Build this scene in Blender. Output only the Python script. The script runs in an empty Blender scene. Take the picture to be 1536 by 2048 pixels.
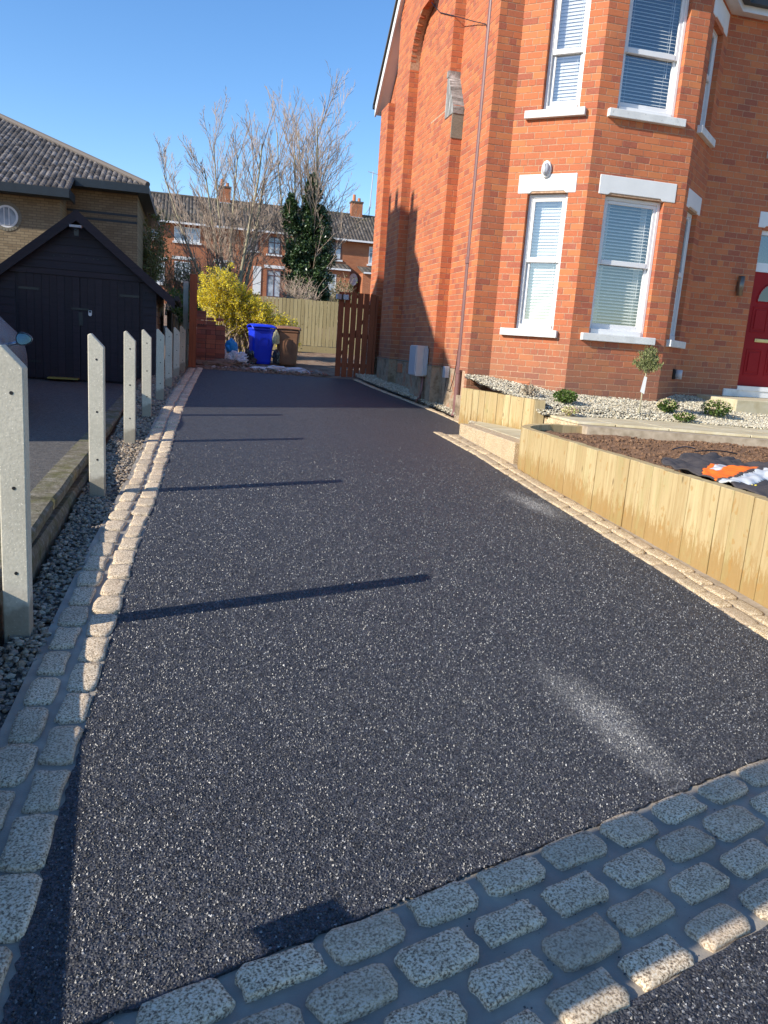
import bpy, math, random
import numpy as np
from mathutils import Matrix, Vector
random.seed(7); RS=np.random.RandomState(11)
SC=bpy.context.scene; COL=SC.collection
# ---------------------------------------------------------------- camera
CAM=np.array([0,0,1.7]); FPX=1580.0
R=np.array([[0.97003433,0.01773691,0.24231964],[-0.23266928,-0.21947669,0.94746767],[0.06998866,-0.97545650,-0.20877309]])
cd=bpy.data.cameras.new('camera'); cam=bpy.data.objects.new('camera',cd); COL.objects.link(cam)
cd.sensor_fit='VERTICAL'; cd.sensor_height=24; cd.sensor_width=18; cd.lens=FPX/2048*24
cd.clip_start=.05; cd.clip_end=2000
mw=Matrix([[R[0,0],-R[0,1],-R[0,2],CAM[0]],[R[1,0],-R[1,1],-R[1,2],CAM[1]],[R[2,0],-R[2,1],-R[2,2],CAM[2]],[0,0,0,1]])
cam.matrix_world=mw; SC.camera=cam
# ---------------------------------------------------------------- sky, sun, exposure
SAZ,SEL=math.radians(252),math.radians(28.2)
w=bpy.data.worlds.new('World'); SC.world=w; w.use_nodes=True
nt=w.node_tree; bg=nt.nodes['Background']; sk=nt.nodes.new('ShaderNodeTexSky')
sk.sky_type='NISHITA'; sk.sun_disc=False; sk.sun_elevation=SEL; sk.sun_rotation=SAZ
sk.air_density=1.0; sk.dust_density=.1; sk.ozone_density=3.0; sk.altitude=50
hs=nt.nodes.new('ShaderNodeHueSaturation'); hs.inputs['Saturation'].default_value=1.2; hs.inputs['Hue'].default_value=.505; nt.links.new(sk.outputs[0],hs.inputs['Color']); nt.links.new(hs.outputs[0],bg.inputs[0]); bg.inputs[1].default_value=.15
sl=bpy.data.lights.new('sun','SUN'); sun=bpy.data.objects.new('sun',sl); COL.objects.link(sun)
sl.energy=4.6; sl.angle=math.radians(.5); sl.color=(1,.93,.82)
sd=Vector((math.sin(SAZ)*math.cos(SEL),math.cos(SAZ)*math.cos(SEL),math.sin(SEL)))
sun.rotation_euler=(-sd).to_track_quat('-Z','Y').to_euler(); sun.location=sd*60
SC.view_settings.view_transform='Standard'; SC.view_settings.look='None'
SC.view_settings.exposure=.60; SC.view_settings.gamma=1; SC.view_settings.use_curve_mapping=False
SC.render.engine='CYCLES'; SC.cycles.max_bounces=6; SC.cycles.use_denoising=True
SC.cycles.transparent_max_bounces=12
# ---------------------------------------------------------------- material helpers
class Mt:
    def __init__(s,name,**k):
        s.m=bpy.data.materials.new(name); s.m.use_nodes=True; s.nt=s.m.node_tree
        s.b=s.nt.nodes['Principled BSDF']
        for a,v in k.items(): s.set(a,v)
    def set(s,a,v,node=None):
        a={'col':'Base Color','rough':'Roughness','metal':'Metallic','nrm':'Normal','spec':'Specular IOR Level','trans':'Transmission Weight','coat':'Coat Weight','crough':'Coat Roughness','subs':'Subsurface Weight'}.get(a,a)
        i=(node or s.b).inputs[a]
        if isinstance(v,bpy.types.NodeSocket): s.nt.links.new(v,i)
        else:
            if isinstance(v,tuple) and len(v)==3 and i.type=='RGBA': v=v+(1,)
            i.default_value=v
    def n(s,t,ins=None,out=0,**p):
        d=s.nt.nodes.new('ShaderNode'+t)
        for a,v in p.items(): setattr(d,a,v)
        for a,v in (ins or {}).items():
            i=d.inputs[a]
            if isinstance(v,bpy.types.NodeSocket): s.nt.links.new(v,i)
            else:
                if isinstance(v,tuple) and len(v)==3 and i.type=='RGBA': v=v+(1,)
                i.default_value=v
        return d.outputs[out]
    def pos(s): return s.n('NewGeometry')
    def loc(s): return s.n('TexCoord',out=3)
    def noise(s,sc,v=None,det=3,rough=.5,dist=0,out=0):
        return s.n('TexNoise',{'Scale':sc,'Detail':det,'Roughness':rough,'Distortion':dist,'Vector':v if v is not None else s.pos()},out)
    def vor(s,sc,v=None,out=0,feat='F1'): return s.n('TexVoronoi',{'Scale':sc,'Vector':v if v is not None else s.pos()},out,feature=feat)
    def ramp(s,f,stops,interp='LINEAR'):
        d=s.nt.nodes.new('ShaderNodeValToRGB'); r=d.color_ramp; r.interpolation=interp
        while len(r.elements)<len(stops): r.elements.new(.5)
        for e,(p,c) in zip(r.elements,stops):
            e.position=p; e.color=(c,c,c,1) if isinstance(c,(int,float)) else tuple(c)+(1,)
        s.nt.links.new(f,d.inputs[0]); return d.outputs[0]
    def mix(s,f,a,b,mode='MIX'):
        d=s.nt.nodes.new('ShaderNodeMix'); d.data_type='RGBA'; d.blend_type=mode
        for k,v in ((0,f),(6,a),(7,b)):
            if isinstance(v,bpy.types.NodeSocket): s.nt.links.new(v,d.inputs[k])
            else:
                if isinstance(v,tuple): v=v+(1,)
                d.inputs[k].default_value=v
        return d.outputs[2]
    def math(s,op,a,b=0.,c=0.): return s.n('Math',{0:a,1:b,2:c},operation=op)
    def mapv(s,v,scale=(1,1,1),rot=(0,0,0),loc=(0,0,0)): return s.n('Mapping',{'Vector':v,'Scale':scale,'Rotation':rot,'Location':loc})
    def bump(s,h,st=.3,d=.01,nrm=None):
        i={'Height':h,'Strength':st,'Distance':d}
        if nrm is not None: i['Normal']=nrm
        return s.n('Bump',i)
    def sep(s,v,k): return s.n('SeparateXYZ',{0:v},k)
    def rnd(s):
        a=s.n('ObjectInfo',out=5); b=s.n('NewGeometry',out=8); return s.math('FRACT',s.math('ADD',a,b))
def simple(name,col,rough=.6,var=.12,sc=8,bump=0,metal=0,spec=.5,bsc=60):
    m=Mt(name,rough=rough,metal=metal,spec=spec)
    f=m.noise(sc,det=5,rough=.6)
    dk=tuple(c*(1-var) for c in col); lt=tuple(min(1,c*(1+var)) for c in col)
    m.set('col',m.ramp(f,[(.3,dk),(.7,lt)]))
    if bump: m.set('nrm',m.bump(m.noise(bsc,det=4),bump,.01))
    return m.m
MAT={}
def brick_mat(name,cols,stain=True):
    m=Mt(name,rough=.85,spec=.25)
    r=m.rnd()
    c=m.ramp(r,[(i/len(cols),k) for i,k in enumerate(cols)],'CONSTANT')
    n1=m.noise(55,det=4,rough=.7)
    c=m.mix(m.ramp(n1,[(.35,0),(.7,.35)]),c,tuple(min(1,x*1.35+.02) for x in cols[0]))
    n2=m.noise(1.3,det=4,rough=.65)
    c=m.mix(m.ramp(n2,[(.5,0),(.75,.32)]),c,(.20,.10,.07))
    n3=m.noise(5,det=5,rough=.7)
    c=m.mix(m.ramp(n3,[(.62,0),(.8,.16)]),c,(.55,.42,.36))
    if stain:  # rising damp and soot close to the ground
        z=m.sep(m.pos(),2)
        f=m.math('MULTIPLY',m.ramp(m.math('ADD',z,m.math('MULTIPLY',m.noise(2.5,det=4),.9)),[(.0,1),(1,1)]),1)
        zz=m.n('MapRange',{'Value':m.math('ADD',z,m.math('MULTIPLY',m.noise(3.5,det=4),.8)),'From Min':1.6,'From Max':2.55,'To Min':.55,'To Max':0.})
        c=m.mix(zz,c,(.17,.12,.09))
    m.set('col',c)
    m.set('nrm',m.bump(m.noise(120,det=5,rough=.7),.35,.004))
    return m.m
MAT['brick']=brick_mat('red_brick',[(.49,.150,.063),(.53,.176,.072),(.43,.126,.058),(.48,.153,.066),(.38,.110,.056),(.52,.182,.070),(.45,.137,.061),(.32,.094,.058),(.49,.144,.059),(.41,.128,.065)])
MAT['stock']=brick_mat('loose_brick',[(.30,.10,.07),(.38,.125,.075),(.20,.075,.06),(.34,.12,.09),(.25,.11,.085),(.42,.15,.09)],False)
m=Mt('brick_mortar',rough=.95,spec=.1)
m.set('col',m.ramp(m.noise(30,det=5),[(.3,(.36,.215,.135)),(.7,(.58,.40,.265))])); m.set('nrm',m.bump(m.noise(150),.4,.004)); MAT['mortar']=m.m
MAT['white']=simple('white_paint',(.72,.72,.70),.5,.04,4,.08)
# painted stone with grime
m=Mt('painted_stone',rough=.6)
c=m.ramp(m.noise(6,det=5),[(.3,(.60,.60,.575)),(.6,(.71,.71,.68))])
c=m.mix(m.ramp(m.noise(22,det=6,rough=.75),[(.58,0),(.70,.8)]),c,(.32,.30,.25)); m.set('col',c)
m.set('nrm',m.bump(m.noise(60,det=4),.25,.006)); MAT['stone_paint']=m.m
m=Mt('upvc',col=(.83,.83,.83),rough=.28,spec=.5); m.set('col',m.ramp(m.noise(3),[(.3,(.70,.70,.70)),(.7,(.74,.74,.73))])); MAT['upvc']=m.m
MAT['blind']=simple('blind_slat',(.70,.69,.65),.5,.03,3)
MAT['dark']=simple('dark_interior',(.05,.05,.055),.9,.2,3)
def glass_mat(name,tint=(1,1,1),refl=.10):
    m=Mt(name); nt=m.nt; out=[n for n in nt.nodes if n.type=='OUTPUT_MATERIAL'][0]; nt.nodes.remove(m.b)
    fr=m.n('LayerWeight',{'Blend':.12},1)
    f=m.math('ADD',m.math('MULTIPLY',m.math('POWER',fr,3.),.8),refl)
    wv=m.bump(m.noise(2.2,det=1),.05,.02)
    g=m.n('BsdfGlossy',{'Roughness':.01,'Color':(1,1,1),'Normal':wv}); t=m.n('BsdfTransparent',{'Color':tint})
    nt.links.new(m.n('MixShader',{0:f,1:t,2:g}),out.inputs[0]); return m.m
MAT['glass']=glass_mat('window_glass',(.93,.95,.95),.22)
MAT['cglass']=glass_mat('tinted_glass',(.25,.28,.3),.12)
# tarmac: bitumen-coated chips, every cell tilted its own way
def pale_patches(m,c,g):  # two pale patches mixed into the tarmac colour at set spots
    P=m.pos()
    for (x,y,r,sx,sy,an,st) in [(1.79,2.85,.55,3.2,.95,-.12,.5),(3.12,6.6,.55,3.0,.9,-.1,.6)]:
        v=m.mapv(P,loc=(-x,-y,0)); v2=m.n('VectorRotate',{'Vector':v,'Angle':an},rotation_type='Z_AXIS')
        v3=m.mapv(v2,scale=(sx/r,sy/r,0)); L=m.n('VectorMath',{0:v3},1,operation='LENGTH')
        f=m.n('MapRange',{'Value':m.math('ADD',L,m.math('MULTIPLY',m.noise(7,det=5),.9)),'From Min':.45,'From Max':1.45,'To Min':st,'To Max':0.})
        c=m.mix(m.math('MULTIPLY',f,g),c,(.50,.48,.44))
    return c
def tar_mat(name,base,sc,rough,tilt,blotchy=True,spec=.5):
    m=Mt(name,rough=rough,spec=spec); P=m.pos()
    cell=m.n('TexVoronoi',{'Scale':sc,'Vector':P},1); ds=m.n('TexVoronoi',{'Scale':sc,'Vector':P},0)
    c=m.ramp(m.sep(cell,0),[(0,tuple(b*.55 for b in base)),(.6,base),(.93,tuple(b*1.7 for b in base)),(1,(.16,.16,.17))])
    big=m.noise(.9,det=4); c=m.mix(m.ramp(big,[(.35,0),(.75,.3)]),c,tuple(b*1.7 for b in base))
    c=m.mix(m.ramp(m.noise(46,det=2,rough=.8),[(.42,0),(.66,.8)]),c,tuple(b*2.3 for b in base)); c=m.mix(m.ramp(m.noise(17,det=2),[(.4,0),(.7,.35)]),c,tuple(b*.5 for b in base))
    if blotchy: c=pale_patches(m,c,m.ramp(m.sep(cell,1),[(.3,.15),(.8,1)]))
    m.set('col',c)
    v=m.n('VectorMath',{0:cell,1:(.5,.5,.5)},operation='SUBTRACT')
    v=m.n('VectorMath',{0:v,'Scale':tilt},operation='SCALE')
    v=m.n('VectorMath',{0:v,1:m.n('NewGeometry',out=1)},operation='ADD'); v=m.n('VectorMath',{0:v},operation='NORMALIZE')
    m.set('nrm',m.bump(m.ramp(ds,[(0,1),(.75,0)]),.9,.6/sc,v)); return m.m
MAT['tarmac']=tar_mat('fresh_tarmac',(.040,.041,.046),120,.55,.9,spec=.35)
MAT['chip']=None
m=Mt('tarmac_chip',rough=.3); m.set('col',pale_patches(m,m.ramp(m.n('NewGeometry',out=8),[(0,(.013,.013,.015)),(.5,(.034,.034,.038)),(.8,(.068,.068,.073)),(.965,(.12,.12,.125)),(1,(.34,.34,.34))]),m.math('ADD',m.n('NewGeometry',out=8),.25))); m.set('nrm',m.bump(m.noise(400),.4,.002)); MAT['chip']=m.m
MAT['oldtar']=tar_mat('old_tarmac',(.085,.078,.068),140,.75,.8,False,.3)
# granite
def granite(name,a,b,dark=(.15,.105,.07),sc=140):
    m=Mt(name,rough=.7,spec=.35); P=m.loc(); r=m.rnd()
    P=m.n('VectorMath',{0:P,1:m.n('CombineXYZ',{0:m.math('MULTIPLY',r,37.),1:m.math('MULTIPLY',r,11.)})},operation='ADD')
    n=m.noise(sc,P,2,.6); c=m.ramp(n,[(.36,dark),(.44,a),(.54,b),(.63,(.86,.74,.56))])
    c=m.mix(m.ramp(r,[(0,0),(.7,.10),(1,.38)]),c,(.44,.31,.20))
    c=m.mix(m.ramp(m.math('FRACT',m.math('MULTIPLY',r,7.3)),[(0,.0),(.6,.1),(1,.38)]),c,(.24,.20,.15)); c=m.mix(m.ramp(m.noise(6,P,4),[(.5,0),(.75,.4)]),c,(.22,.18,.12)); m.set('col',c)
    m.set('nrm',m.bump(m.noise(130,P,5,.7),.55,.006)); return m.m
MAT['sett']=granite('granite_sett',(.50,.375,.235),(.80,.62,.41))
MAT['sett_y']=granite('buff_granite',(.42,.30,.16),(.60,.45,.26),(.24,.17,.10))
m=Mt('sett_joint',rough=.35,spec=.5)
m.set('col',m.ramp(m.noise(7,det=5),[(.3,(.22,.19,.155)),(.6,(.33,.29,.23)),(.8,(.46,.40,.31))]))
m.set('nrm',m.bump(m.noise(160,det=4),.5,.004)); m.set('rough',m.ramp(m.noise(4,det=3),[(.35,.28),(.65,.7)])); MAT['joint']=m.m
m=Mt('joint_dry',rough=.9); m.set('col',m.ramp(m.noise(14,det=5),[(.3,(.28,.22,.15)),(.7,(.45,.37,.27))])); MAT['joint_dry']=m.m
# concrete
def conc(name,a,b,wet=None,sc=60):
    m=Mt(name,rough=.85,spec=.25); n=m.noise(sc,det=5,rough=.7); c=m.ramp(n,[(.3,a),(.7,b)])
    c=m.mix(m.ramp(m.noise(3,det=4),[(.45,0),(.7,.35)]),c,tuple(x*.75 for x in a))
    v=m.vor(55,out=0); c=m.mix(m.ramp(v,[(.1,.6),(.2,0)]),c,tuple(min(1,x*1.45) for x in b))
    if wet:
        z=m.sep(m.loc(),2); f=m.n('MapRange',{'Value':m.math('ADD',z,m.math('MULTIPLY',m.noise(9,m.loc(),3),.22)),'From Min':wet,'From Max':wet+.05,'To Min':.6,'To Max':0.})
        c=m.mix(f,c,(.16,.13,.09))
    m.set('col',c); m.set('nrm',m.bump(m.noise(90,det=5),.3,.004)); return m.m
MAT['post']=conc('post_concrete',(.50,.455,.35),(.66,.60,.475),.27)
MAT['conc']=conc('old_concrete',(.15,.135,.10),(.27,.25,.20))
# stones
def stone_mat(name,cols):
    m=Mt(name,rough=.7,spec=.35); r=m.n('NewGeometry',out=8)
    c=m.ramp(r,[(i/len(cols),k) for i,k in enumerate(cols)],'CONSTANT')
    c=m.mix(m.ramp(m.noise(90,det=3),[(.4,0),(.7,.25)]),c,(.5,.48,.44)); m.set('col',c); return m.m
MAT['gravel']=stone_mat('drive_gravel',[(.22,.175,.125),(.31,.25,.17),(.16,.135,.11),(.37,.27,.17),(.26,.21,.16),(.44,.36,.26),(.12,.105,.09),(.30,.20,.115)])
MAT['pale']=stone_mat('pale_gravel',[(.50,.45,.33),(.60,.54,.40),(.38,.34,.25),(.68,.62,.48),(.32,.28,.20),(.48,.40,.26)])
MAT['rubmix']=stone_mat('mixed_rubble',[(.22,.15,.11),(.30,.24,.19),(.16,.11,.08),(.34,.11,.06),(.25,.2,.16),(.40,.36,.31),(.12,.09,.07)])
MAT['sub']=simple('gravel_base',(.10,.09,.075),.95,.3,30,.5)
m=Mt('soil',rough=.95,spec=.15); c=m.ramp(m.noise(26,det=6,rough=.7),[(.3,(.11,.06,.034)),(.55,(.25,.145,.085)),(.75,(.36,.23,.145))])
c=m.mix(m.ramp(m.vor(38),[(.06,.7),(.1,0)]),c,(.42,.33,.25)); m.set('col',c); m.set('nrm',m.bump(m.noise(60,det=6,rough=.75),.9,.02)); MAT['soil']=m.m
m=Mt('yard_earth',rough=.95,spec=.1); c=m.ramp(m.noise(3.5,det=6,rough=.7),[(.3,(.16,.10,.07)),(.5,(.30,.20,.14)),(.62,(.36,.27,.19)),(.72,(.16,.17,.05))]); m.set('col',c); m.set('nrm',m.bump(m.noise(12,det=6,rough=.75),1,.08)); MAT['earth']=m.m
# timber
def wood(name,a,b,stain=None,axis=2,sc=1.,rough=.7,weather=None,zs=0):
    m=Mt(name,rough=rough,spec=.3); P=m.loc(); r=m.n('ObjectInfo',out=5)
    P=m.n('VectorMath',{0:P,1:m.n('CombineXYZ',{0:m.math('MULTIPLY',r,31.),1:m.math('MULTIPLY',r,7.),2:m.math('MULTIPLY',r,3.)})},operation='ADD')
    s=[14*sc]*3; s[axis]=.9*sc; g=m.noise(2.2,m.mapv(P,scale=tuple(s)),5,.6,.6)
    c=m.ramp(g,[(.28,b),(.5,a),(.72,tuple(min(1,x*1.18) for x in a))])
    c=m.mix(m.math('MULTIPLY',r,.6),c,b)
    k=m.vor(3.2,m.mapv(P,scale=(2.4,2.4,.8)),0); c=m.mix(m.ramp(k,[(.05,.75),(.11,0)]),c,tuple(x*.35 for x in b))
    if stain:
        z=m.sep(m.loc(),2); f=m.math('ADD',z,m.math('MULTIPLY',m.noise(2.2,m.mapv(P,scale=(7,7,1.6)),5,.75),-.0) if False else m.math('MULTIPLY',m.noise(2.2,m.mapv(P,scale=(12,12,2.2)),6,.8),.9))
        f=m.n('MapRange',{'Value':f,'From Min':stain+.40,'From Max':stain+.50,'To Min':.78,'To Max':0.})
        c=m.mix(f,c,(.30,.18,.06))
        c=m.mix(m.ramp(m.noise(3.,m.mapv(P,scale=(2.5,2.5,.8)),4,.7),[(.5,0),(.68,.38)]),c,(.33,.31,.13)); c=m.mix(m.ramp(m.noise(3.5,m.mapv(m.loc(),scale=(60,60,1.)),2),[(.68,0),(.72,.45)]),c,(.20,.13,.06))
        sp=m.math('MULTIPLY',m.ramp(m.noise(17,m.mapv(P,scale=(1,1,.55)),2),[(.66,0),(.69,.55)]),1.)
        c=m.mix(sp,c,(.36,.20,.06))
    if weather: c=m.mix(m.ramp(m.noise(5,P,5,.7),[(.4,0),(.65,.7)]),c,weather)
    m.set('col',c); m.set('nrm',m.bump(g,.25,.006)); return m.m
MAT['sleeper']=wood('new_softwood',(.48,.375,.20),(.35,.24,.105),.22)
MAT['sleeper_d']=wood('softwood_edge',(.42,.33,.18),(.30,.21,.10))
MAT['gate']=wood('stained_gate',(.31,.088,.036),(.21,.058,.026))
MAT['fence']=wood('fence_board',(.46,.38,.20),(.32,.25,.12))
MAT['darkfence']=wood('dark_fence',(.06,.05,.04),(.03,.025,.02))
MAT['black_wood']=wood('black_boarding',(.030,.021,.028),(.017,.012,.016),axis=0,rough=.6)
MAT['old_wood']=wood('weathered_boarding',(.17,.11,.07),(.09,.055,.035),axis=1,weather=(.27,.20,.14))
MAT['felt']=simple('roof_felt',(.035,.033,.035),.9,.3,30,.4)
MAT['slab']=None
m=Mt('sandstone_slab',rough=.75); n=m.noise(2.2,m.mapv(m.pos(),scale=(1,3,1)),5,.6,1.2); m.set('col',m.ramp(n,[(.3,(.42,.34,.20)),(.5,(.52,.45,.29)),(.7,(.60,.54,.40))])); m.set('nrm',m.bump(m.noise(40),.15,.004)); MAT['slab']=m.m
MAT['pipe']=simple('brown_downpipe',(.20,.095,.085),.45,.15,5)
MAT['black']=simple('black_plastic',(.015,.015,.016),.4,.1,5)
MAT['grey']=simple('grey_plastic',(.42,.43,.46),.5,.06,5)
MAT['metergrey']=simple('meter_box',(.50,.46,.43),.6,.06,6)
MAT['lead']=None
m=Mt('weathered_cement',rough=.8); c=m.ramp(m.noise(3,m.mapv(m.pos(),scale=(1,9,1.2)),5,.7),[(.35,(.10,.095,.085)),(.55,(.28,.27,.25)),(.68,(.62,.60,.57))]); m.set('col',c); m.set('nrm',m.bump(m.noise(20,det=5),.5,.02)); MAT['lead']=m.m
m=Mt('plinth_render',rough=.9,spec=.2); c=m.ramp(m.noise(3.2,det=6,rough=.7),[(.28,(.11,.10,.065)),(.42,(.24,.17,.11)),(.52,(.38,.30,.21)),(.62,(.36,.15,.08)),(.72,(.42,.37,.28))]); m.set('col',c); m.set('nrm',m.bump(m.noise(12,det=6,rough=.7),.8,.03)); MAT['plinth']=m.m
m=Mt('door_red',rough=.5,spec=.2); m.set('col',m.ramp(m.noise(2),[(.3,(.25,.007,.010)),(.7,(.31,.009,.013))])); MAT['red']=m.m
MAT['brass']=simple('brass',(.62,.50,.24),.35,.1,10,metal=.8)
MAT['bronze']=simple('bronze_lamp',(.22,.18,.14),.35,.1,10,metal=.7)
MAT['leaf']=None
def leaf_mat(name,cols,rough=.55,spec=.4,tr=.25):
    m=Mt(name,rough=rough,spec=spec); r=m.n('NewGeometry',out=8); c=m.ramp(r,[(i/max(1,len(cols)-1),k) for i,k in enumerate(cols)]); m.set('col',c)
    out=[n for n in m.nt.nodes if n.type=='OUTPUT_MATERIAL'][0]; t=m.n('BsdfTranslucent',{'Color':c})
    m.nt.links.new(m.n('MixShader',{0:tr,1:m.b.outputs[0],2:t}),out.inputs[0]); return m.m
MAT['ivy']=leaf_mat('ivy_leaf',[(.02,.045,.015),(.04,.085,.025),(.08,.13,.04),(.03,.06,.02)],.35,.6,.12)
MAT['forsythia']=leaf_mat('yellow_blossom',[(.86,.68,.03),(.95,.79,.05),(.66,.56,.06),(.95,.80,.08)],.6,.3,.35)
MAT['olive']=leaf_mat('olive_leaf',[(.12,.15,.05),(.20,.22,.08),(.26,.27,.11)],.6)
MAT['bush']=leaf_mat('shrub_leaf',[(.05,.10,.02),(.10,.17,.03),(.16,.22,.05)],.5)
MAT['pinkbud']=leaf_mat('pink_bud',[(.62,.42,.36),(.70,.62,.36),(.45,.50,.15)],.6)
MAT['bark']=simple('bark',(.36,.32,.21),.9,.3,12,.3)
MAT['twig']=simple('twig',(.34,.26,.20),.8,.25,3)
MAT['budtwig']=simple('budding_twig',(.36,.29,.20),.8,.25,3)
m=Mt('roof_tile_dark',rough=.9,spec=.2); m.set('col',m.mix(m.ramp(m.noise(.8,det=5),[(.5,0),(.7,.5)]),m.ramp(m.n('NewGeometry',out=8),[(0,(.065,.055,.045)),(.6,(.11,.093,.078)),(1,(.17,.145,.12))]),(.10,.095,.04))); MAT['tile']=m.m
m=Mt('roof_tile_grey',rough=.9,spec=.2); m.set('col',m.ramp(m.n('NewGeometry',out=8),[(0,(.07,.06,.052)),(.6,(.15,.13,.115)),(1,(.27,.24,.215))])); MAT['tile_g']=m.m
MAT['moss']=simple('moss',(.30,.27,.03),.95,.4,20)
MAT['fascia_dk']=simple('dark_fascia',(.012,.022,.032),.5,.2,4)
def brick_tex(name,c1,c2,mo,course=.075,ln=.225,rot=(math.pi/2,0,0)):
    m=Mt(name,rough=.9,spec=.2); P=m.mapv(m.pos(),rot=rot)
    d=m.nt.nodes.new('ShaderNodeTexBrick'); m.nt.links.new(P,d.inputs[0])
    for k,v in ((1,c1),(2,c2),(3,mo)): d.inputs[k].default_value=v+(1,)
    d.inputs['Scale'].default_value=1; d.inputs['Mortar Size'].default_value=.007; d.inputs['Brick Width'].default_value=ln; d.inputs['Row Height'].default_value=course
    c=m.mix(m.ramp(m.noise(1.2,det=5),[(.4,0),(.75,.3)]),d.outputs[0],tuple(x*.5 for x in c1)); m.set('col',c)
    m.set('nrm',m.bump(d.outputs[1],-.4,.01)); return m.m
MAT['ybrick']=brick_tex('yellow_brick',(.30,.235,.145),(.22,.165,.10),(.12,.10,.075))
MAT['tbrick']=brick_tex('terrace_brick',(.42,.15,.065),(.34,.11,.05),(.42,.26,.17))
MAT['nbrick']=brick_tex('neighbour_brick',(.36,.12,.06),(.28,.09,.05),(.36,.25,.18))
MAT['pane_sky']=None
m=Mt('far_pane',rough=.08,spec=.8); m.set('col',m.ramp(m.noise(1.6,det=3),[(.35,(.10,.13,.16)),(.55,(.42,.47,.52)),(.75,(.62,.66,.68))])); MAT['farpane']=m.m
m=Mt('bin_blue',rough=.4); m.set('col',m.ramp(m.noise(5),[(.3,(.008,.035,.62)),(.7,(.01,.045,.72))])); MAT['bin_blue']=m.m
m=Mt('bin_brown',rough=.45); m.set('col',m.ramp(m.noise(5),[(.3,(.23,.115,.06)),(.7,(.28,.14,.075))])); MAT['bin_brown']=m.m
MAT['terracotta']=simple('terracotta',(.50,.19,.09),.8,.15,5)
MAT['carpaint']=simple('silver_paint',(.36,.40,.48),.25,.03,2,metal=.6)
MAT['tyre']=simple('tyre',(.015,.015,.015),.8,.1,8)
MAT['mirror']=Mt('mirror_glass',col=(.10,.20,.32),rough=.05,metal=1.).m
MAT['cloth_d']=simple('dark_cloth',(.055,.047,.047),.85,.2,14,.3,bsc=300)
MAT['cloth_o']=simple('orange_cloth',(.90,.17,.015),.6,.08,14)
MAT['cloth_s']=simple('silver_tape',(.55,.56,.56),.4,.12,20)
MAT['yellow']=simple('yellow_thread',(.75,.60,.05),.6,.05,5)
MAT['bagwhite']=simple('white_bag',(.60,.60,.62),.45,.15,8)
MAT['bagblue']=simple('blue_bag',(.015,.27,.62),.4,.15,8)
MAT['bagblack']=simple('black_bag',(.02,.02,.025),.3,.15,8)
MAT['bagcream']=simple('cream_bag',(.55,.50,.28),.6,.15,8)
MAT['amber']=simple('yellow_board',(.33,.25,.05),.6,.1,8)
m=Mt('mossy_kerb',rough=.95,spec=.1); P=m.pos(); n=m.noise(14,det=6,rough=.75); c=m.ramp(n,[(.3,(.10,.09,.06)),(.5,(.19,.165,.115)),(.7,(.33,.30,.24))]); c=m.mix(m.ramp(m.noise(4.5,det=5,rough=.7),[(.48,0),(.62,.6)]),c,(.11,.11,.035)); c=m.mix(m.ramp(m.vor(70),[(.06,.6),(.14,0)]),c,(.45,.42,.36)); m.set('col',c); m.set('nrm',m.bump(m.noise(38,det=6,rough=.75),.8,.012)); MAT['kerbstone']=m.m
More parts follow.
